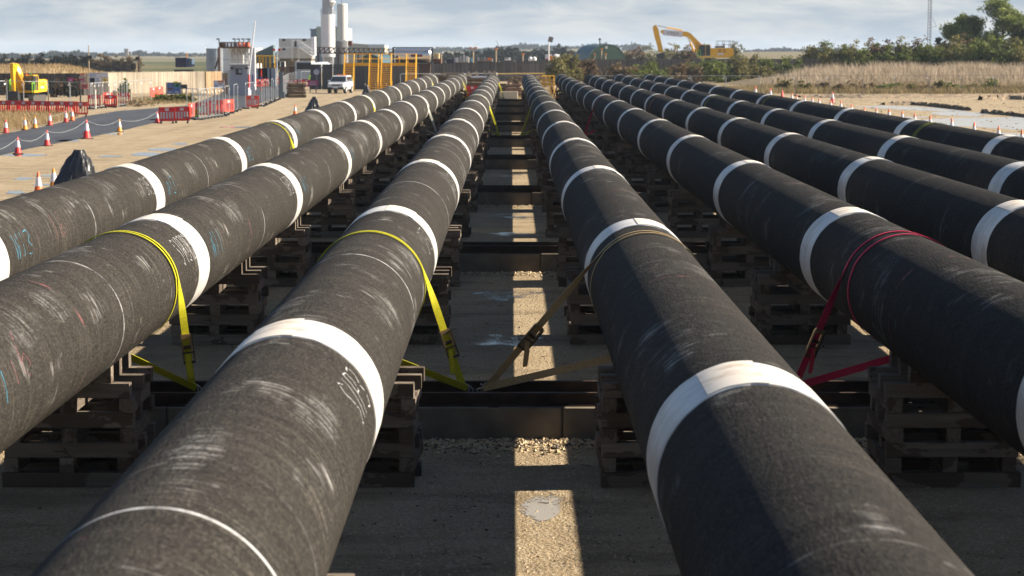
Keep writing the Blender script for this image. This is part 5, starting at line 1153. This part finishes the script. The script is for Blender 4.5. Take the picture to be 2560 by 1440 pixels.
for j, px in enumerate((1174, 1192, 1212, 1225, 1237)):
    o = MB().box((0, 0, 0), (.2, .12, .42)).build('timber_chock', WPB); o.location = at(px, 184 if j < 2 else 182, 202); o.rotation_euler = (0, R_(-25), 0); tag(o, 'pale chock end leaning on the far timber stack', 'chock', 'pale chock ends on the far stack')
o = MB().box((0, 0, .35), (2.2, .9, .7), ch=.03).build('lit_ground_block', mat('sunlit_sand', (.5, .46, .36), .85)); o.location = (sx(1265, 198), 198, 0); tag(o, 'pale block standing in for sunlit sand at the far end of the middle lane', 'block')  # added block; its pale colour stands for sunlit sand beyond the pipes
t = thing('access_platform', 'yellow guard rail frame between the fourth and fifth pipes at the far end', 'frame', (sx(1370, 194), 194, 0)); k = MB(); z0, z1 = zz(210, 194), zz(190, 194)
for x in (-.55, -.18, .18, .55):
    for y in (0, .9): k.tube((x, y, 0 if abs(x) > .4 else z0), (x, y, z1), .035)
for z in (z0, (z0 + z1) / 2, z1):
    for y in (0, .9): k.tube((-.55, y, z), (.55, y, z), .035)
    for x in (-.55, .55): k.tube((x, 0, z), (x, .9, z), .035)
k.tube((-.55, 0, z0), (.18, 0, .2), .06).tube((.1, 0, z1), (.3, 0, 0), .06); k.build('rails', SY, t); MB().box((-.3, .45, z0 - .06), (1.9, 1.0, .1)).build('deck', SY, t)
BAG = mat('black_sheeting', (.016, .017, .02), .33, spec=.5, bump=.5, scale=3)
def sheeted(px, py, wpx, pyt, label, seed, Yd=None):
    p = gp(px, py); s = FPX / p.y; wd = wpx / s; h = (py - pyt) / s; r = random.Random(seed); t = thing('sheeted_stand', label, 'sheeted stand', p); k = MB(); n = 40; rows_ = 12
    ph = [r.uniform(0, 6) for _ in range(4)]
    for j in range(rows_):
        f = j / (rows_ - 1); base = wd / 2 * ((1 - f) ** .95 * .70 + .30 - .10 * (f > .9))
        for i in range(n):
            a = 2 * math.pi * i / n; fo = 1 + (.15 * math.sin(4 * a + ph[0] + f * 3) + .08 * math.sin(9 * a + ph[1] + f * 2) + .05 * math.sin(15 * a + 6 * f) + .05 * r.uniform(-1, 1)) * (1 - f * .4)
            k.v.append((base * fo * math.cos(a) * 1.05 + .10 * wd * f, base * fo * math.sin(a) * .8, h * f * (1 + .03 * math.sin(3 * a + ph[3]))))
    for j in range(rows_ - 1):
        for i in range(n): k.f.append((j * n + i, j * n + (i + 1) % n, (j + 1) * n + (i + 1) % n, (j + 1) * n + i))
    k.f.append(tuple((rows_ - 1) * n + i for i in range(n))); k.build('sheeting', BAG, t)
    for s_ in (-.3, .3): MB().box((s_ * wd, 0, .04), (.12, .6, .08)).build('foot', DPOST, t)
sheeted(188, 484, 120, 377, 'tall black sheeted stand behind the outermost left pipe', 5); sheeted(782, 287, 40, 243, 'middle black sheeted stand behind the left pipe, in front of the car', 8); sheeted(914, 246, 26, 212, 'farthest black sheeted stand right of the car', 12)
o = MB().box((0, 0, 0), (.14, .10, .5)).box((.05, 0, -.3), (.1, .08, .4), ry=.3).build('red_rag', WEB['red']); o.location = at(1380, 222, 186); tag(o, 'red strap bundle hanging at the far end of the fifth pipe', 'strap bundle')
k = MB(); a, b = at(1238, 184.5, 290), at(1392, 183, 300)
for i in range(28): q0, q1 = a.lerp(b, i / 28), a.lerp(b, (i + .5) / 28); k.add([(q0.x, q0.y, q0.z - .07), (q1.x, q1.y, q1.z - .07), (q1.x + .15, q1.y, q1.z + .07), (q0.x + .15, q0.y, q0.z + .07)], [(0, 1, 2, 3)])
tp = MB().add([(a.x, a.y + .02, a.z - .1), (b.x, b.y + .02, b.z - .1), (b.x, b.y + .02, b.z + .1), (a.x, a.y + .02, a.z + .1)], [(0, 1, 2, 3)]).build('warning_tape', DPOST); tag(tp, 'yellow and black warning tape across the far end of the lane', 'tape'); k.build('stripe', YEL, tp)
# lattice mast on the right
Ym = 300; t = thing('lattice_mast', 'slim grey lattice mast rising out of the right hand scrub', 'mast', (sx(2323, Ym), Ym, 0)); k = MB(); H = 19; wb = .30
leg = [(wb * math.cos(a), wb * math.sin(a)) for a in (.5, 2.6, 4.7)]
for x, y in leg: k.tube((x, y, 0), (x * .8, y * .8, H), .035, n=5)
k.build('legs', XR, t); k = MB()
for i in range(46):
    z = i * H / 46
    for j in range(3): a, b = leg[j], leg[(j + 1) % 3]; k.tube((*a, z), (*b, z + H / 46), .016, n=4, caps=False)
k.build('bracing', XR, t); MB().path([(.3, 0, 9.2), (.95, 0, 7.9), (.3, 0, 7.7)], .03, 5).build('bracket', SGR, t)
# crane jib and far wind turbines, church tower
o = MB().tube((0, 0, 0), (-5.5, 0, 12), .55, .3, n=6).tube((0, 0, -6), (0, 0, 2), .5).build('crane_jib', mat('crane_grey', (.14, .16, .19), .6)); o.location = (sx(1252, 1000), 1000, zz(126, 1000)); o.scale = (.38,) * 3; tag(o, 'dark crane jib above the far trees in the middle', 'crane')
TW = mat('turbine_white', (.6, .62, .65), .5)
for px, py, r_, rot, lab in [(513, 117, 22, .5, 'wind turbine behind the grey corrugated tank'), (1088, 127, 15, 1.3, 'wind turbine right of the tank container'), (1188, 112, 14, .15, 'wind turbine above the twin lamp mast'), (1312, 108, 12, .6, 'wind turbine above the blue hill'), (1106, 119, 13, .9, 'wind turbine close to the tank container edge')]:
    Yt = 2700; p = at(px, py, Yt); s = Yt / FPX; t = thing('wind_turbine', lab, 'wind turbine', p); MB().tube((0, 0, -24), (0, 0, 0), .75, .45, n=8).build('tower', TW, t); MB().box((0, 0, .3), (.9, 2, .9)).build('nacelle', TW, t)
    for j in range(3): a = rot + j * 2.094; MB().tube((0, -1.2, .3), (r_ * s * math.cos(a), -1.2, .3 + r_ * s * math.sin(a)), .34, .1, n=5).build('blade', TW, t)
t = thing('church_tower', 'square church tower on the far left horizon', 'tower', (sx(316, 2000), 2000, zz(134, 2000) - 8)); MB().box((0, 0, 6), (3.6, 3.6, 12)).build('wall', mat('church_stone', (.22, .17, .15), .85), t); k = MB(); [k.box((x, y, 12.2), (.7, .7, .8)) for x in (-1.5, 0, 1.5) for y in (-1.5, 1.5)]; k.build('battlements', mat('church_cap', (.2, .16, .14), .85), t)
# ================================================================== vegetation
LF = {'green': leaf_mat('leaf_green', (.04, .065, .012), (.21, .24, .05), (.11, .14, .03)), 'olive': leaf_mat('leaf_olive', (.06, .066, .02), (.27, .235, .075), (.14, .13, .045)), 'brown': leaf_mat('leaf_brown', (.075, .05, .028), (.23, .14, .08), (.13, .10, .045)),
      'dark': leaf_mat('leaf_dark', (.010, .013, .008), (.030, .032, .018)), 'tree': leaf_mat('leaf_tree', (.07, .10, .02), (.26, .30, .07), (.14, .17, .04)), 'far': leaf_mat('leaf_far', (.018, .026, .016), (.042, .05, .028)), 'straw': leaf_mat('leaf_straw', (.22, .16, .09), (.40, .31, .19))}
BARK = mat('bark', (.06, .045, .03), .9, var=.4, scale=4)
def bush(px, pyt, wpx, Y, kind, label, group, n=900, size=.14, zb=0.0, name='bush', cat='bush', deep=.8, seed=0):
    r = random.Random(seed); x = sx(px, Y); w_ = wpx * Y / FPX; top = zz(pyt, Y); h = top - zb; t = thing(name, label, cat, (x, Y, zb), 0, group); B = []
    for j in range(6): f = r.uniform(.45, 1.0); B.append(((j / 5 - .5) * w_ * .72 + r.uniform(-.08, .08) * w_, r.uniform(-.3, .3) * w_ * deep, h * f * .50, w_ * r.uniform(.20, .30), w_ * .26 * deep, h * f * .50))
    B.append((r.uniform(-.2, .2) * w_, 0, h * .55, w_ * .25, w_ * .25 * deep, h * .45))
    leaf_mesh('foliage', LF[kind], B, int(n * 1.9), size * 1.25, t, seed)
    k = MB()
    for j in range(4): k.tube((r.uniform(-.1, .1) * w_, r.uniform(-.1, .1) * w_, -.1), (r.uniform(-.3, .3) * w_, r.uniform(-.2, .2) * w_, h * .7), .05, .02, n=5)
    k.build('stem', BARK, t); return t
def tree(px, pyt, wpx, Y, zb, kind, label, n, size, seed, group=None):
    r = random.Random(seed); x = sx(px, Y); w_ = wpx * Y / FPX; h = zz(pyt, Y) - zb; t = thing('tree', label, 'tree', (x, Y, zb), 0, group); B = []; k = MB()
    P = [Vector((0, 0, -.2)), Vector((.1, .05, h * .3)), Vector((-.05, 0, h * .55)), Vector((.1, 0, h * .8))]; R4 = [.24, .18, .12, .05]
    for a, b, ra, rb in zip(P, P[1:], R4, R4[1:]): k.tube(a, b, ra, rb, n=8)
    for j in range(20):
        a = r.uniform(0, 6.28); f = r.uniform(.30, .95); rad = w_ / 2 * math.sin(max(.3, min(1, f * 1.05)) * math.pi * .86 + .12) * r.uniform(.5, 1.0); c = Vector((rad * math.cos(a), rad * math.sin(a) * .9, h * f))
        s = w_ * r.uniform(.15, .22); B.append((c.x, c.y, c.z, s, s, s * .75)); q = P[1].lerp(P[3], min(1, max(0, f - .35) * 1.4)); m_ = q.lerp(c, .5) + Vector((0, 0, .15)); k.tube(q, m_, .07, .045, n=5); k.tube(m_, c, .045, .015, n=5)
    leaf_mesh('crown', LF[kind], B, int(n * 3.0), size * 1.2, t, seed); k.build('trunk', BARK, t); return t
# central bush at the end of the lane
bush(1398, 138, 62, 283, 'olive', 'brown green bush at the far end, left half of the central clump', None, 2600, .13, seed=1); bush(1425, 134, 60, 286, 'olive', 'tallest bush of the central clump behind the fifth pipe', None, 2600, .13, seed=2); bush(1462, 143, 60, 288, 'brown', 'reddish bush at the right of the central clump', None, 1800, .13, seed=3)
bush(1350, 188, 60, 262, 'straw', 'low dry weeds around the end of the fourth pipe', None, 700, .10, seed=4); bush(1290, 186, 40, 270, 'brown', 'low dry weeds at the far end of the middle lane', None, 500, .09, seed=5)
# bushes in front of the far fence on the right
i = 0
for px, pt, wd, kd in [(1545, 158, 70, 'brown'), (1592, 162, 62, 'green'), (1640, 148, 66, 'green'), (1688, 150, 70, 'brown'), (1720, 156, 60, 'brown'), (1760, 148, 72, 'green'), (1808, 152, 66, 'green'), (1835, 136, 62, 'olive'), (1870, 150, 70, 'olive'), (1895, 140, 60, 'olive'), (1930, 140, 66, 'green'), (1968, 137, 62, 'green')]:
    bush(px, pt, wd, 289 + i * 1.2, kd, f'{"reddish" if kd == "brown" else "green"} bush against the far grey fence, {NTH[i]} from the left of its row', 'bushes along the far grey fence', 1500, .13, seed=10 + i); i += 1
# behind the fence, round the excavator
for j, (px, pt, wd, kd) in enumerate([(1590, 118, 50, 'brown'), (1625, 114, 60, 'olive'), (1665, 112, 60, 'olive'), (1705, 106, 62, 'brown'), (1740, 112, 50, 'brown'), (1838, 102, 52, 'olive'), (1570, 121, 34, 'olive')]):
    bush(px, pt, wd, 470 + (20 if j == 5 else 0), kd, f'scrub bush behind the far fence near the right excavator, {NTH[j]} of its cluster', 'scrub bushes behind the far fence', 1100, .19, seed=30 + j, name='scrub_bush')
# thick scrub on the right, front row and higher back rows
rr = random.Random(5); j = 0
for px in range(2070, 2640, 40):
    f = (px - 2070) / 500; bush(px + rr.uniform(-8, 8), 118 - 8 * f + rr.uniform(-8, 6), 70, 292 - 12 * f, rr.choice(['green', 'green', 'olive']), f'dense green bush in the front row of the right scrub, {NTH[j]} from the left', 'scrub on the right', 2600, .14, seed=60 + j); j += 1
j = 0
for px in range(2030, 2640, 36):
    f = (px - 2030) / 560; bush(px + rr.uniform(-8, 8), 108 - 14 * f + rr.uniform(-9, 7), 62, 322 - 6 * f, rr.choice(['olive', 'olive', 'green', 'brown']), f'olive scrub bush in the back row on the right, {NTH[j]} from the left', 'scrub on the right', 2400, .15, seed=90 + j); j += 1
tree(2408, 40, 118, 330, 0, 'tree', 'broad green tree right of the lattice mast', 6500, .15, 41); tree(2505, 6, 150, 328, 0, 'tree', 'tallest green tree in the right corner', 9500, .15, 42); tree(2570, 60, 70, 325, 0, 'dark', 'dark tree cut by the right edge', 2500, .15, 43); tree(2350, 92, 40, 345, 0, 'dark', 'small dark tree left of the broad one', 1200, .14, 44)
# left hedge and trees behind the dry mound
for j, px in enumerate(range(-20, 215, 26)): bush(px, 138 + rr.uniform(-3, 4), 44, 430, 'dark', f'dark hedge bush behind the dry mound, {NTH[j]} from the left', 'dark hedge on the left', 900, .20, seed=130 + j)
for j, px in enumerate(range(222, 350, 22)): bush(px, 140 + rr.uniform(-3, 3), 42, 450, 'brown', f'brown scrub right of the dark hedge, {NTH[j]} from the left', 'brown hedge on the left', 800, .2, seed=150 + j)
bush(306, 197, 30, 205, 'green', 'small dark green shrub in front of the pale plank fence', None, 700, .09, seed=160); bush(345, 246, 60, 172, 'straw', 'low dry weeds in front of the mesh fence', None, 300, .07, seed=161)
for j, px in enumerate((395, 420, 446, 470)): bush(px, 233, 40, 186, 'olive' if j % 2 else 'green', f'low weeds under the blue notice board, {NTH[j]} from the left', 'weeds under the notice board', 350, .08, seed=165 + j)
bush(150, 268, 24, 148, 'olive', 'green brown weed tuft against the row of red barriers', None, 500, .07, seed=170)
for j, px in enumerate(range(20, 200, 30)): bush(px, 196 + rr.uniform(-4, 4), 36, 206, 'dark' if j % 2 else 'brown', f'dull weeds along the dark plank fence, {NTH[j]} from the left', 'weeds along the dark fence', 350, .10, seed=172 + j)
# far tree belts: every crown one tree
def belt(n, px0, px1, y0f, Y, wpx, kind, group, label, seed, zb=None, nl=170, sz=.9):
    r = random.Random(seed)
    for j in range(n):
        px = px0 + (px1 - px0) * (j + r.uniform(-.3, .3)) / max(1, n - 1); Yj = Y * r.uniform(.96, 1.05); x = sx(px, Yj); base = gz(x, Yj) if zb is None else zb; top = zz(y0f(px) + r.uniform(-3.0, 3.5), Yj); w_ = wpx * Yj / FPX * r.uniform(.8, 1.3); h = max(4, top - base + 1.5)
        t = thing('tree', label, 'tree', (x, Yj, base - 1.5), 0, group); B = [(r.uniform(-.22, .22) * w_, r.uniform(-.2, .2) * w_, h * r.uniform(.45, .72), w_ * .32, w_ * .32, h * .28) for _ in range(5)]
        leaf_mesh('crown', LF[kind], B, nl, sz, t, seed * 100 + j); MB().tube((0, 0, -1), (0, 0, h * .6), w_ * .03, w_ * .015, n=5).build('trunk', BARK, t)
def interp(P): return lambda x: float(np.interp(x, [p[0] for p in P], [p[1] for p in P]))
belt(26, -20, 225, interp([(0, 134), (70, 136), (120, 131), (215, 128), (230, 135)]), 1700, 28, 'far', 'hill trees on the left horizon', 'rounded tree in the hazy belt on the left horizon', 201, nl=420, sz=1.0)
belt(28, 225, 520, interp([(225, 135), (280, 130), (300, 133), (340, 127), (400, 133), (450, 133), (520, 136)]), 2100, 22, 'far', 'small trees along the left horizon', 'small hazy tree on the horizon above the left field', 202, nl=300, sz=1.1)
belt(8, 655, 700, interp([(655, 134), (700, 132)]), 2000, 14, 'far', 'trees left of the white cabins', 'hazy tree on the horizon left of the white cabins', 203, nl=160, sz=1.1)
belt(16, 1090, 1290, interp([(1090, 118), (1115, 116), (1140, 120), (1180, 120), (1215, 117), (1290, 113)]), 2350, 26, 'far', 'blue trees in the middle distance', 'hazy blue tree above the plant clutter', 204, nl=420, sz=1.3)
belt(22, 1290, 1620, interp([(1290, 112), (1320, 108), (1360, 112), (1420, 114), (1450, 115), (1500, 110), (1590, 109), (1620, 116)]), 2500, 28, 'far', 'trees on the blue hill', 'hazy blue tree on the low hill in the middle', 205, nl=420, sz=1.4)
belt(14, 1180, 1430, interp([(1180, 126), (1230, 120), (1270, 112), (1300, 122), (1340, 118), (1400, 114), (1430, 124)]), 760, 34, 'dark', 'dark tree belt behind the plant', 'dark tree in the belt behind the plant clutter', 206, zb=0, nl=1500, sz=.42)
belt(8, 1085, 1180, interp([(1085, 133), (1180, 130)]), 700, 30, 'dark', 'lower dark trees behind the plant', 'low dark tree behind the cream container', 209, zb=0, nl=1100, sz=.4)
belt(9, 1430, 1480, interp([(1430, 122), (1480, 126)]), 620, 12, 'brown', 'brown trees left of the green hut', 'brown tree just left of the large green hut', 210, zb=0, nl=300, sz=.28)
belt(26, 1865, 2100, interp([(1865, 125), (1930, 119), (1970, 118), (1985, 124), (2030, 119), (2100, 122)]), 2300, 17, 'far', 'blue trees on the right horizon', 'hazy blue tree on the right horizon', 207, nl=300, sz=1.0)
belt(9, 625, 700, interp([(625, 146), (700, 144)]), 520, 18, 'dark', 'dark trees behind the gate road', 'dark tree behind the far gate road', 208, zb=0, nl=300, sz=.3)
# dry grass bank on the right, mound on the left, verge
STRAW = leaf_mat('dry_grass', (.26, .20, .135), (.56, .47, .36)); STRW2 = leaf_mat('dry_grass_low', (.13, .11, .05), (.36, .27, .14)); STRW3 = leaf_mat('verge_grass', (.24, .17, .085), (.46, .34, .18))
def bank(name, X0, X1, Y0, Y1, hf, m_, nx_=40, ny_=14):
    k = MB()
    for j in range(ny_ + 1):
        for i in range(nx_ + 1): x = X0 + (X1 - X0) * i / nx_; y = Y0 + (Y1 - Y0) * j / ny_; k.v.append((x, y, hf(x, y) - .02))
    for j in range(ny_):
        for i in range(nx_): a = j * (nx_ + 1) + i; k.f.append((a, a + 1, a + nx_ + 2, a + nx_ + 1))
    return tag(k.build(name, m_, smooth=True), kind='structure')
def hb(x, y): return 1.5 * min(1, max(0, (y - 224) / 26)) ** 1.2 * min(1, max(0, (x - 29) / 12)) + .12 * math.sin(x * .6 + y * .3) * min(1, max(0, (y - 224) / 6))
EARTH = mat('bank_earth', (.16, .12, .06), .95, var=.5, scale=.8)
bank('grass_bank', 12, 80, 221, 300, hb, EARTH)
r = np.random.default_rng(8)
def scat(n, X0, X1, Y0, Y1, hf, pw=1.0):
    x = r.uniform(X0, X1, n); y = Y0 + (Y1 - Y0) * r.uniform(0, 1, n) ** pw; return np.stack([x, y, [hf(a, b) - .05 for a, b in zip(x, y)]], 1)
tag(blades('tall_dry_grass', STRAW, np.array([p for p in scat(30000, 31, 78, 232, 272, hb) if r.random() < min(1, (p[0] - 30) / 8)]), 1.05, .06, .22, 1), kind='stuff')
tag(blades('low_dry_grass', STRW2, np.array([p for p in scat(40000, 15, 66, 221, 243, hb) if math.sin(p[0] * .9 + 2 * math.sin(p[1] * .5)) + math.sin(p[0] * 2.3 + p[1]) + r.normal() * .5 > -.3]), .75, .055, .3, 2), kind='stuff')
tag(blades('tall_straw_tufts', STRAW, np.array([p for p in scat(36000, 33, 78, 236, 270, hb) if math.sin(p[0] * .7 + 1.5 * math.sin(p[1] * .35)) + math.sin(p[0] * 1.9 + p[1] * .8) + r.normal() * .4 > .35]), 1.65, .06, .16, 12), kind='stuff')
k_ = 0
for px, py in [(2355, 205), (2100, 217), (2165, 220), (2205, 221), (2270, 220), (2300, 223), (2330, 221), (2400, 226), (2450, 228), (2530, 229), (2555, 224), (2385, 216), (2010, 212), (2060, 215), (2185, 214), (2240, 216), (2430, 222), (2500, 226), (2140, 210), (2475, 205), (1960, 207)]:
    bush(px, py - 12, 34, 226 + k_ * .3, ['olive', 'brown', 'straw', 'green'][k_ % 4], f'weed clump at the foot of the dry grass bank, {NTH[k_]} of its kind', 'weed clumps below the bank', 420, .09, zb=.2, seed=220 + k_); k_ += 1
def hm(x, y): return 2.5 * math.exp(-((y - 262) / 22) ** 2) * min(1, max(0, (-45 - x) / 10)) 
bank('dry_mound', -105, -44, 226, 300, hm, mat('mound_straw', (.32, .24, .13), .95, var=.3, scale=.6))
tag(blades('mound_grass', STRW3, scat(16000, -80, -45, 228, 285, hm), .55, .07, .3, 3), kind='stuff')
vp = [gp(x, y) for x, y in [(-120, 372), (0, 334), (60, 322), (110, 313), (165, 299), (195, 293), (150, 284), (0, 272), (-120, 276)]]
xs = [p.x for p in vp]; ysv = [p.y for p in vp]
def inside(x, y):
    c = False; n = len(vp)
    for i in range(n):
        a, b = vp[i], vp[i - 1]
        if (a.y > y) != (b.y > y) and x < (b.x - a.x) * (y - a.y) / (b.y - a.y) + a.x: c = not c
    return c
k = MB(); k.v = [(p.x, p.y, .02) for p in vp]; k.f = [tuple(range(len(vp)))]; tag(k.build('verge', mat('verge_earth', (.26, .19, .11), .95, var=.4, scale=.7)), kind='structure')
P = np.stack([r.uniform(min(xs), max(xs), 40000), r.uniform(min(ysv), max(ysv), 40000), np.zeros(40000)], 1); P = np.array([p for p in P if inside(p[0], p[1])])
tag(blades('verge_grass', STRW3, P[:20000], .5, .03, .35, 4), kind='stuff')
for nm, pts, n in (('roadside_grass', [(280, 266), (480, 258), (480, 238), (300, 252)], 3000), ('pipe_end_weeds', [(1180, 246), (1440, 250), (1440, 222), (1180, 226)], 3500)):
    q = [gp(x, y) for x, y in pts]; P = []
    for _ in range(n): u, v = r.random(), r.random(); p = q[0].lerp(q[1], u).lerp(q[3].lerp(q[2], u), v); P.append((p.x, p.y, 0))
    tag(blades(nm, STRW2, np.array(P), .35, .04, .35, 6), kind='stuff')
# spoil ridges and clods in the right yard
SP = mat('spoil_earth', (.25, .19, .125), .95, var=.45, scale=2, bump=.4)
def ridge(pts, h, wd, label):
    k = MB(); rr_ = random.Random(len(pts) * 7); L_ = []
    for a, b in zip(pts, pts[1:]):
        for j in range(14): L_.append(a.lerp(b, j / 14))
    n = 7
    for q in L_:
        for i in range(n + 1): f = i / n; k.v.append((q.x + rr_.uniform(-.15, .15), q.y + (f - .5) * wd + rr_.uniform(-.15, .15), h * max(0, math.sin(f * math.pi)) * rr_.uniform(.5, 1.2) - .02))
    for j in range(len(L_) - 1):
        for i in range(n): a = j * (n + 1) + i; k.f.append((a, a + 1, a + n + 2, a + n + 1))
    tag(k.build('spoil_ridge', SP), label, 'spoil ridge')
ridge([gp(x, y) for x, y in [(2210, 262), (2280, 262), (2340, 267), (2425, 277)]], .30, 2.4, 'dark spoil ridge behind the long milky puddle'); ridge([gp(x, y) for x, y in [(2455, 283), (2520, 288), (2620, 300)]], .32, 2.2, 'dark spoil ridge cut by the right edge'); ridge([gp(x, y) for x, y in [(2450, 250), (2510, 248), (2600, 250)]], .5, 3, 'low grey heap below the dry grass bank'); ridge([gp(x, y) for x, y in [(2000, 243), (2150, 245), (2400, 243), (2600, 240)]], .3, 3, 'long low earth edge under the mesh fence')
P = np.stack([r.uniform(18, 60, 1500), r.uniform(100, 222, 1500), r.uniform(0, .02, 1500)], 1); stones('clods', P, .025, .10, mat('earth_clod', (.24, .18, .11), .95, var=.4, scale=4), 9)
P = np.stack([r.uniform(-45, -8, 1500), 60 + 140 * r.uniform(0, 1, 1500), r.uniform(-.01, .01, 1500)], 1); stones('yard_stones', P, .012, .04, STM, 10)
TWG = mat('twig', (.035, .025, .016), .9); k = MB(); rt = random.Random(3)
for _ in range(170):
    x, y = rt.uniform(-3.2, 3.6), 9 + 34 * rt.random() ** 1.2; a = rt.uniform(0, 3.14); l_ = rt.uniform(.03, .16)
    k.tube((x, y, .008), (x + l_ * math.cos(a), y + l_ * math.sin(a), rt.uniform(.008, .03)), .005, .003, n=4)
tag(k.build('twigs', TWG), kind='stuff')
for o in (cR, cO, cA, cB, cW, cWR, cRR, bR, bF, pA, pD, pS):
    if o.name not in used:
        for c in list(o.children): bpy.data.objects.remove(c)
        bpy.data.objects.remove(o)
# ================================================================== haze
HZ = bpy.data.materials.new('haze_air'); HZ.use_nodes = True; ht = HZ.node_tree; ht.nodes.remove(ht.nodes['Principled BSDF']); pv = ht.nodes.new('ShaderNodeVolumePrincipled')
pv.inputs['Color'].default_value = (.68, .82, 1.0, 1); pv.inputs['Density'].default_value = HAZE; pv.inputs['Anisotropy'].default_value = 0.0; ht.links.new(pv.outputs[0], ht.nodes['Material Output'].inputs['Volume'])
if HAZE > 0: tag(MB().box((0, 4480, -35), (13400, 9080, 140)).build('haze', HZ), kind='stuff')
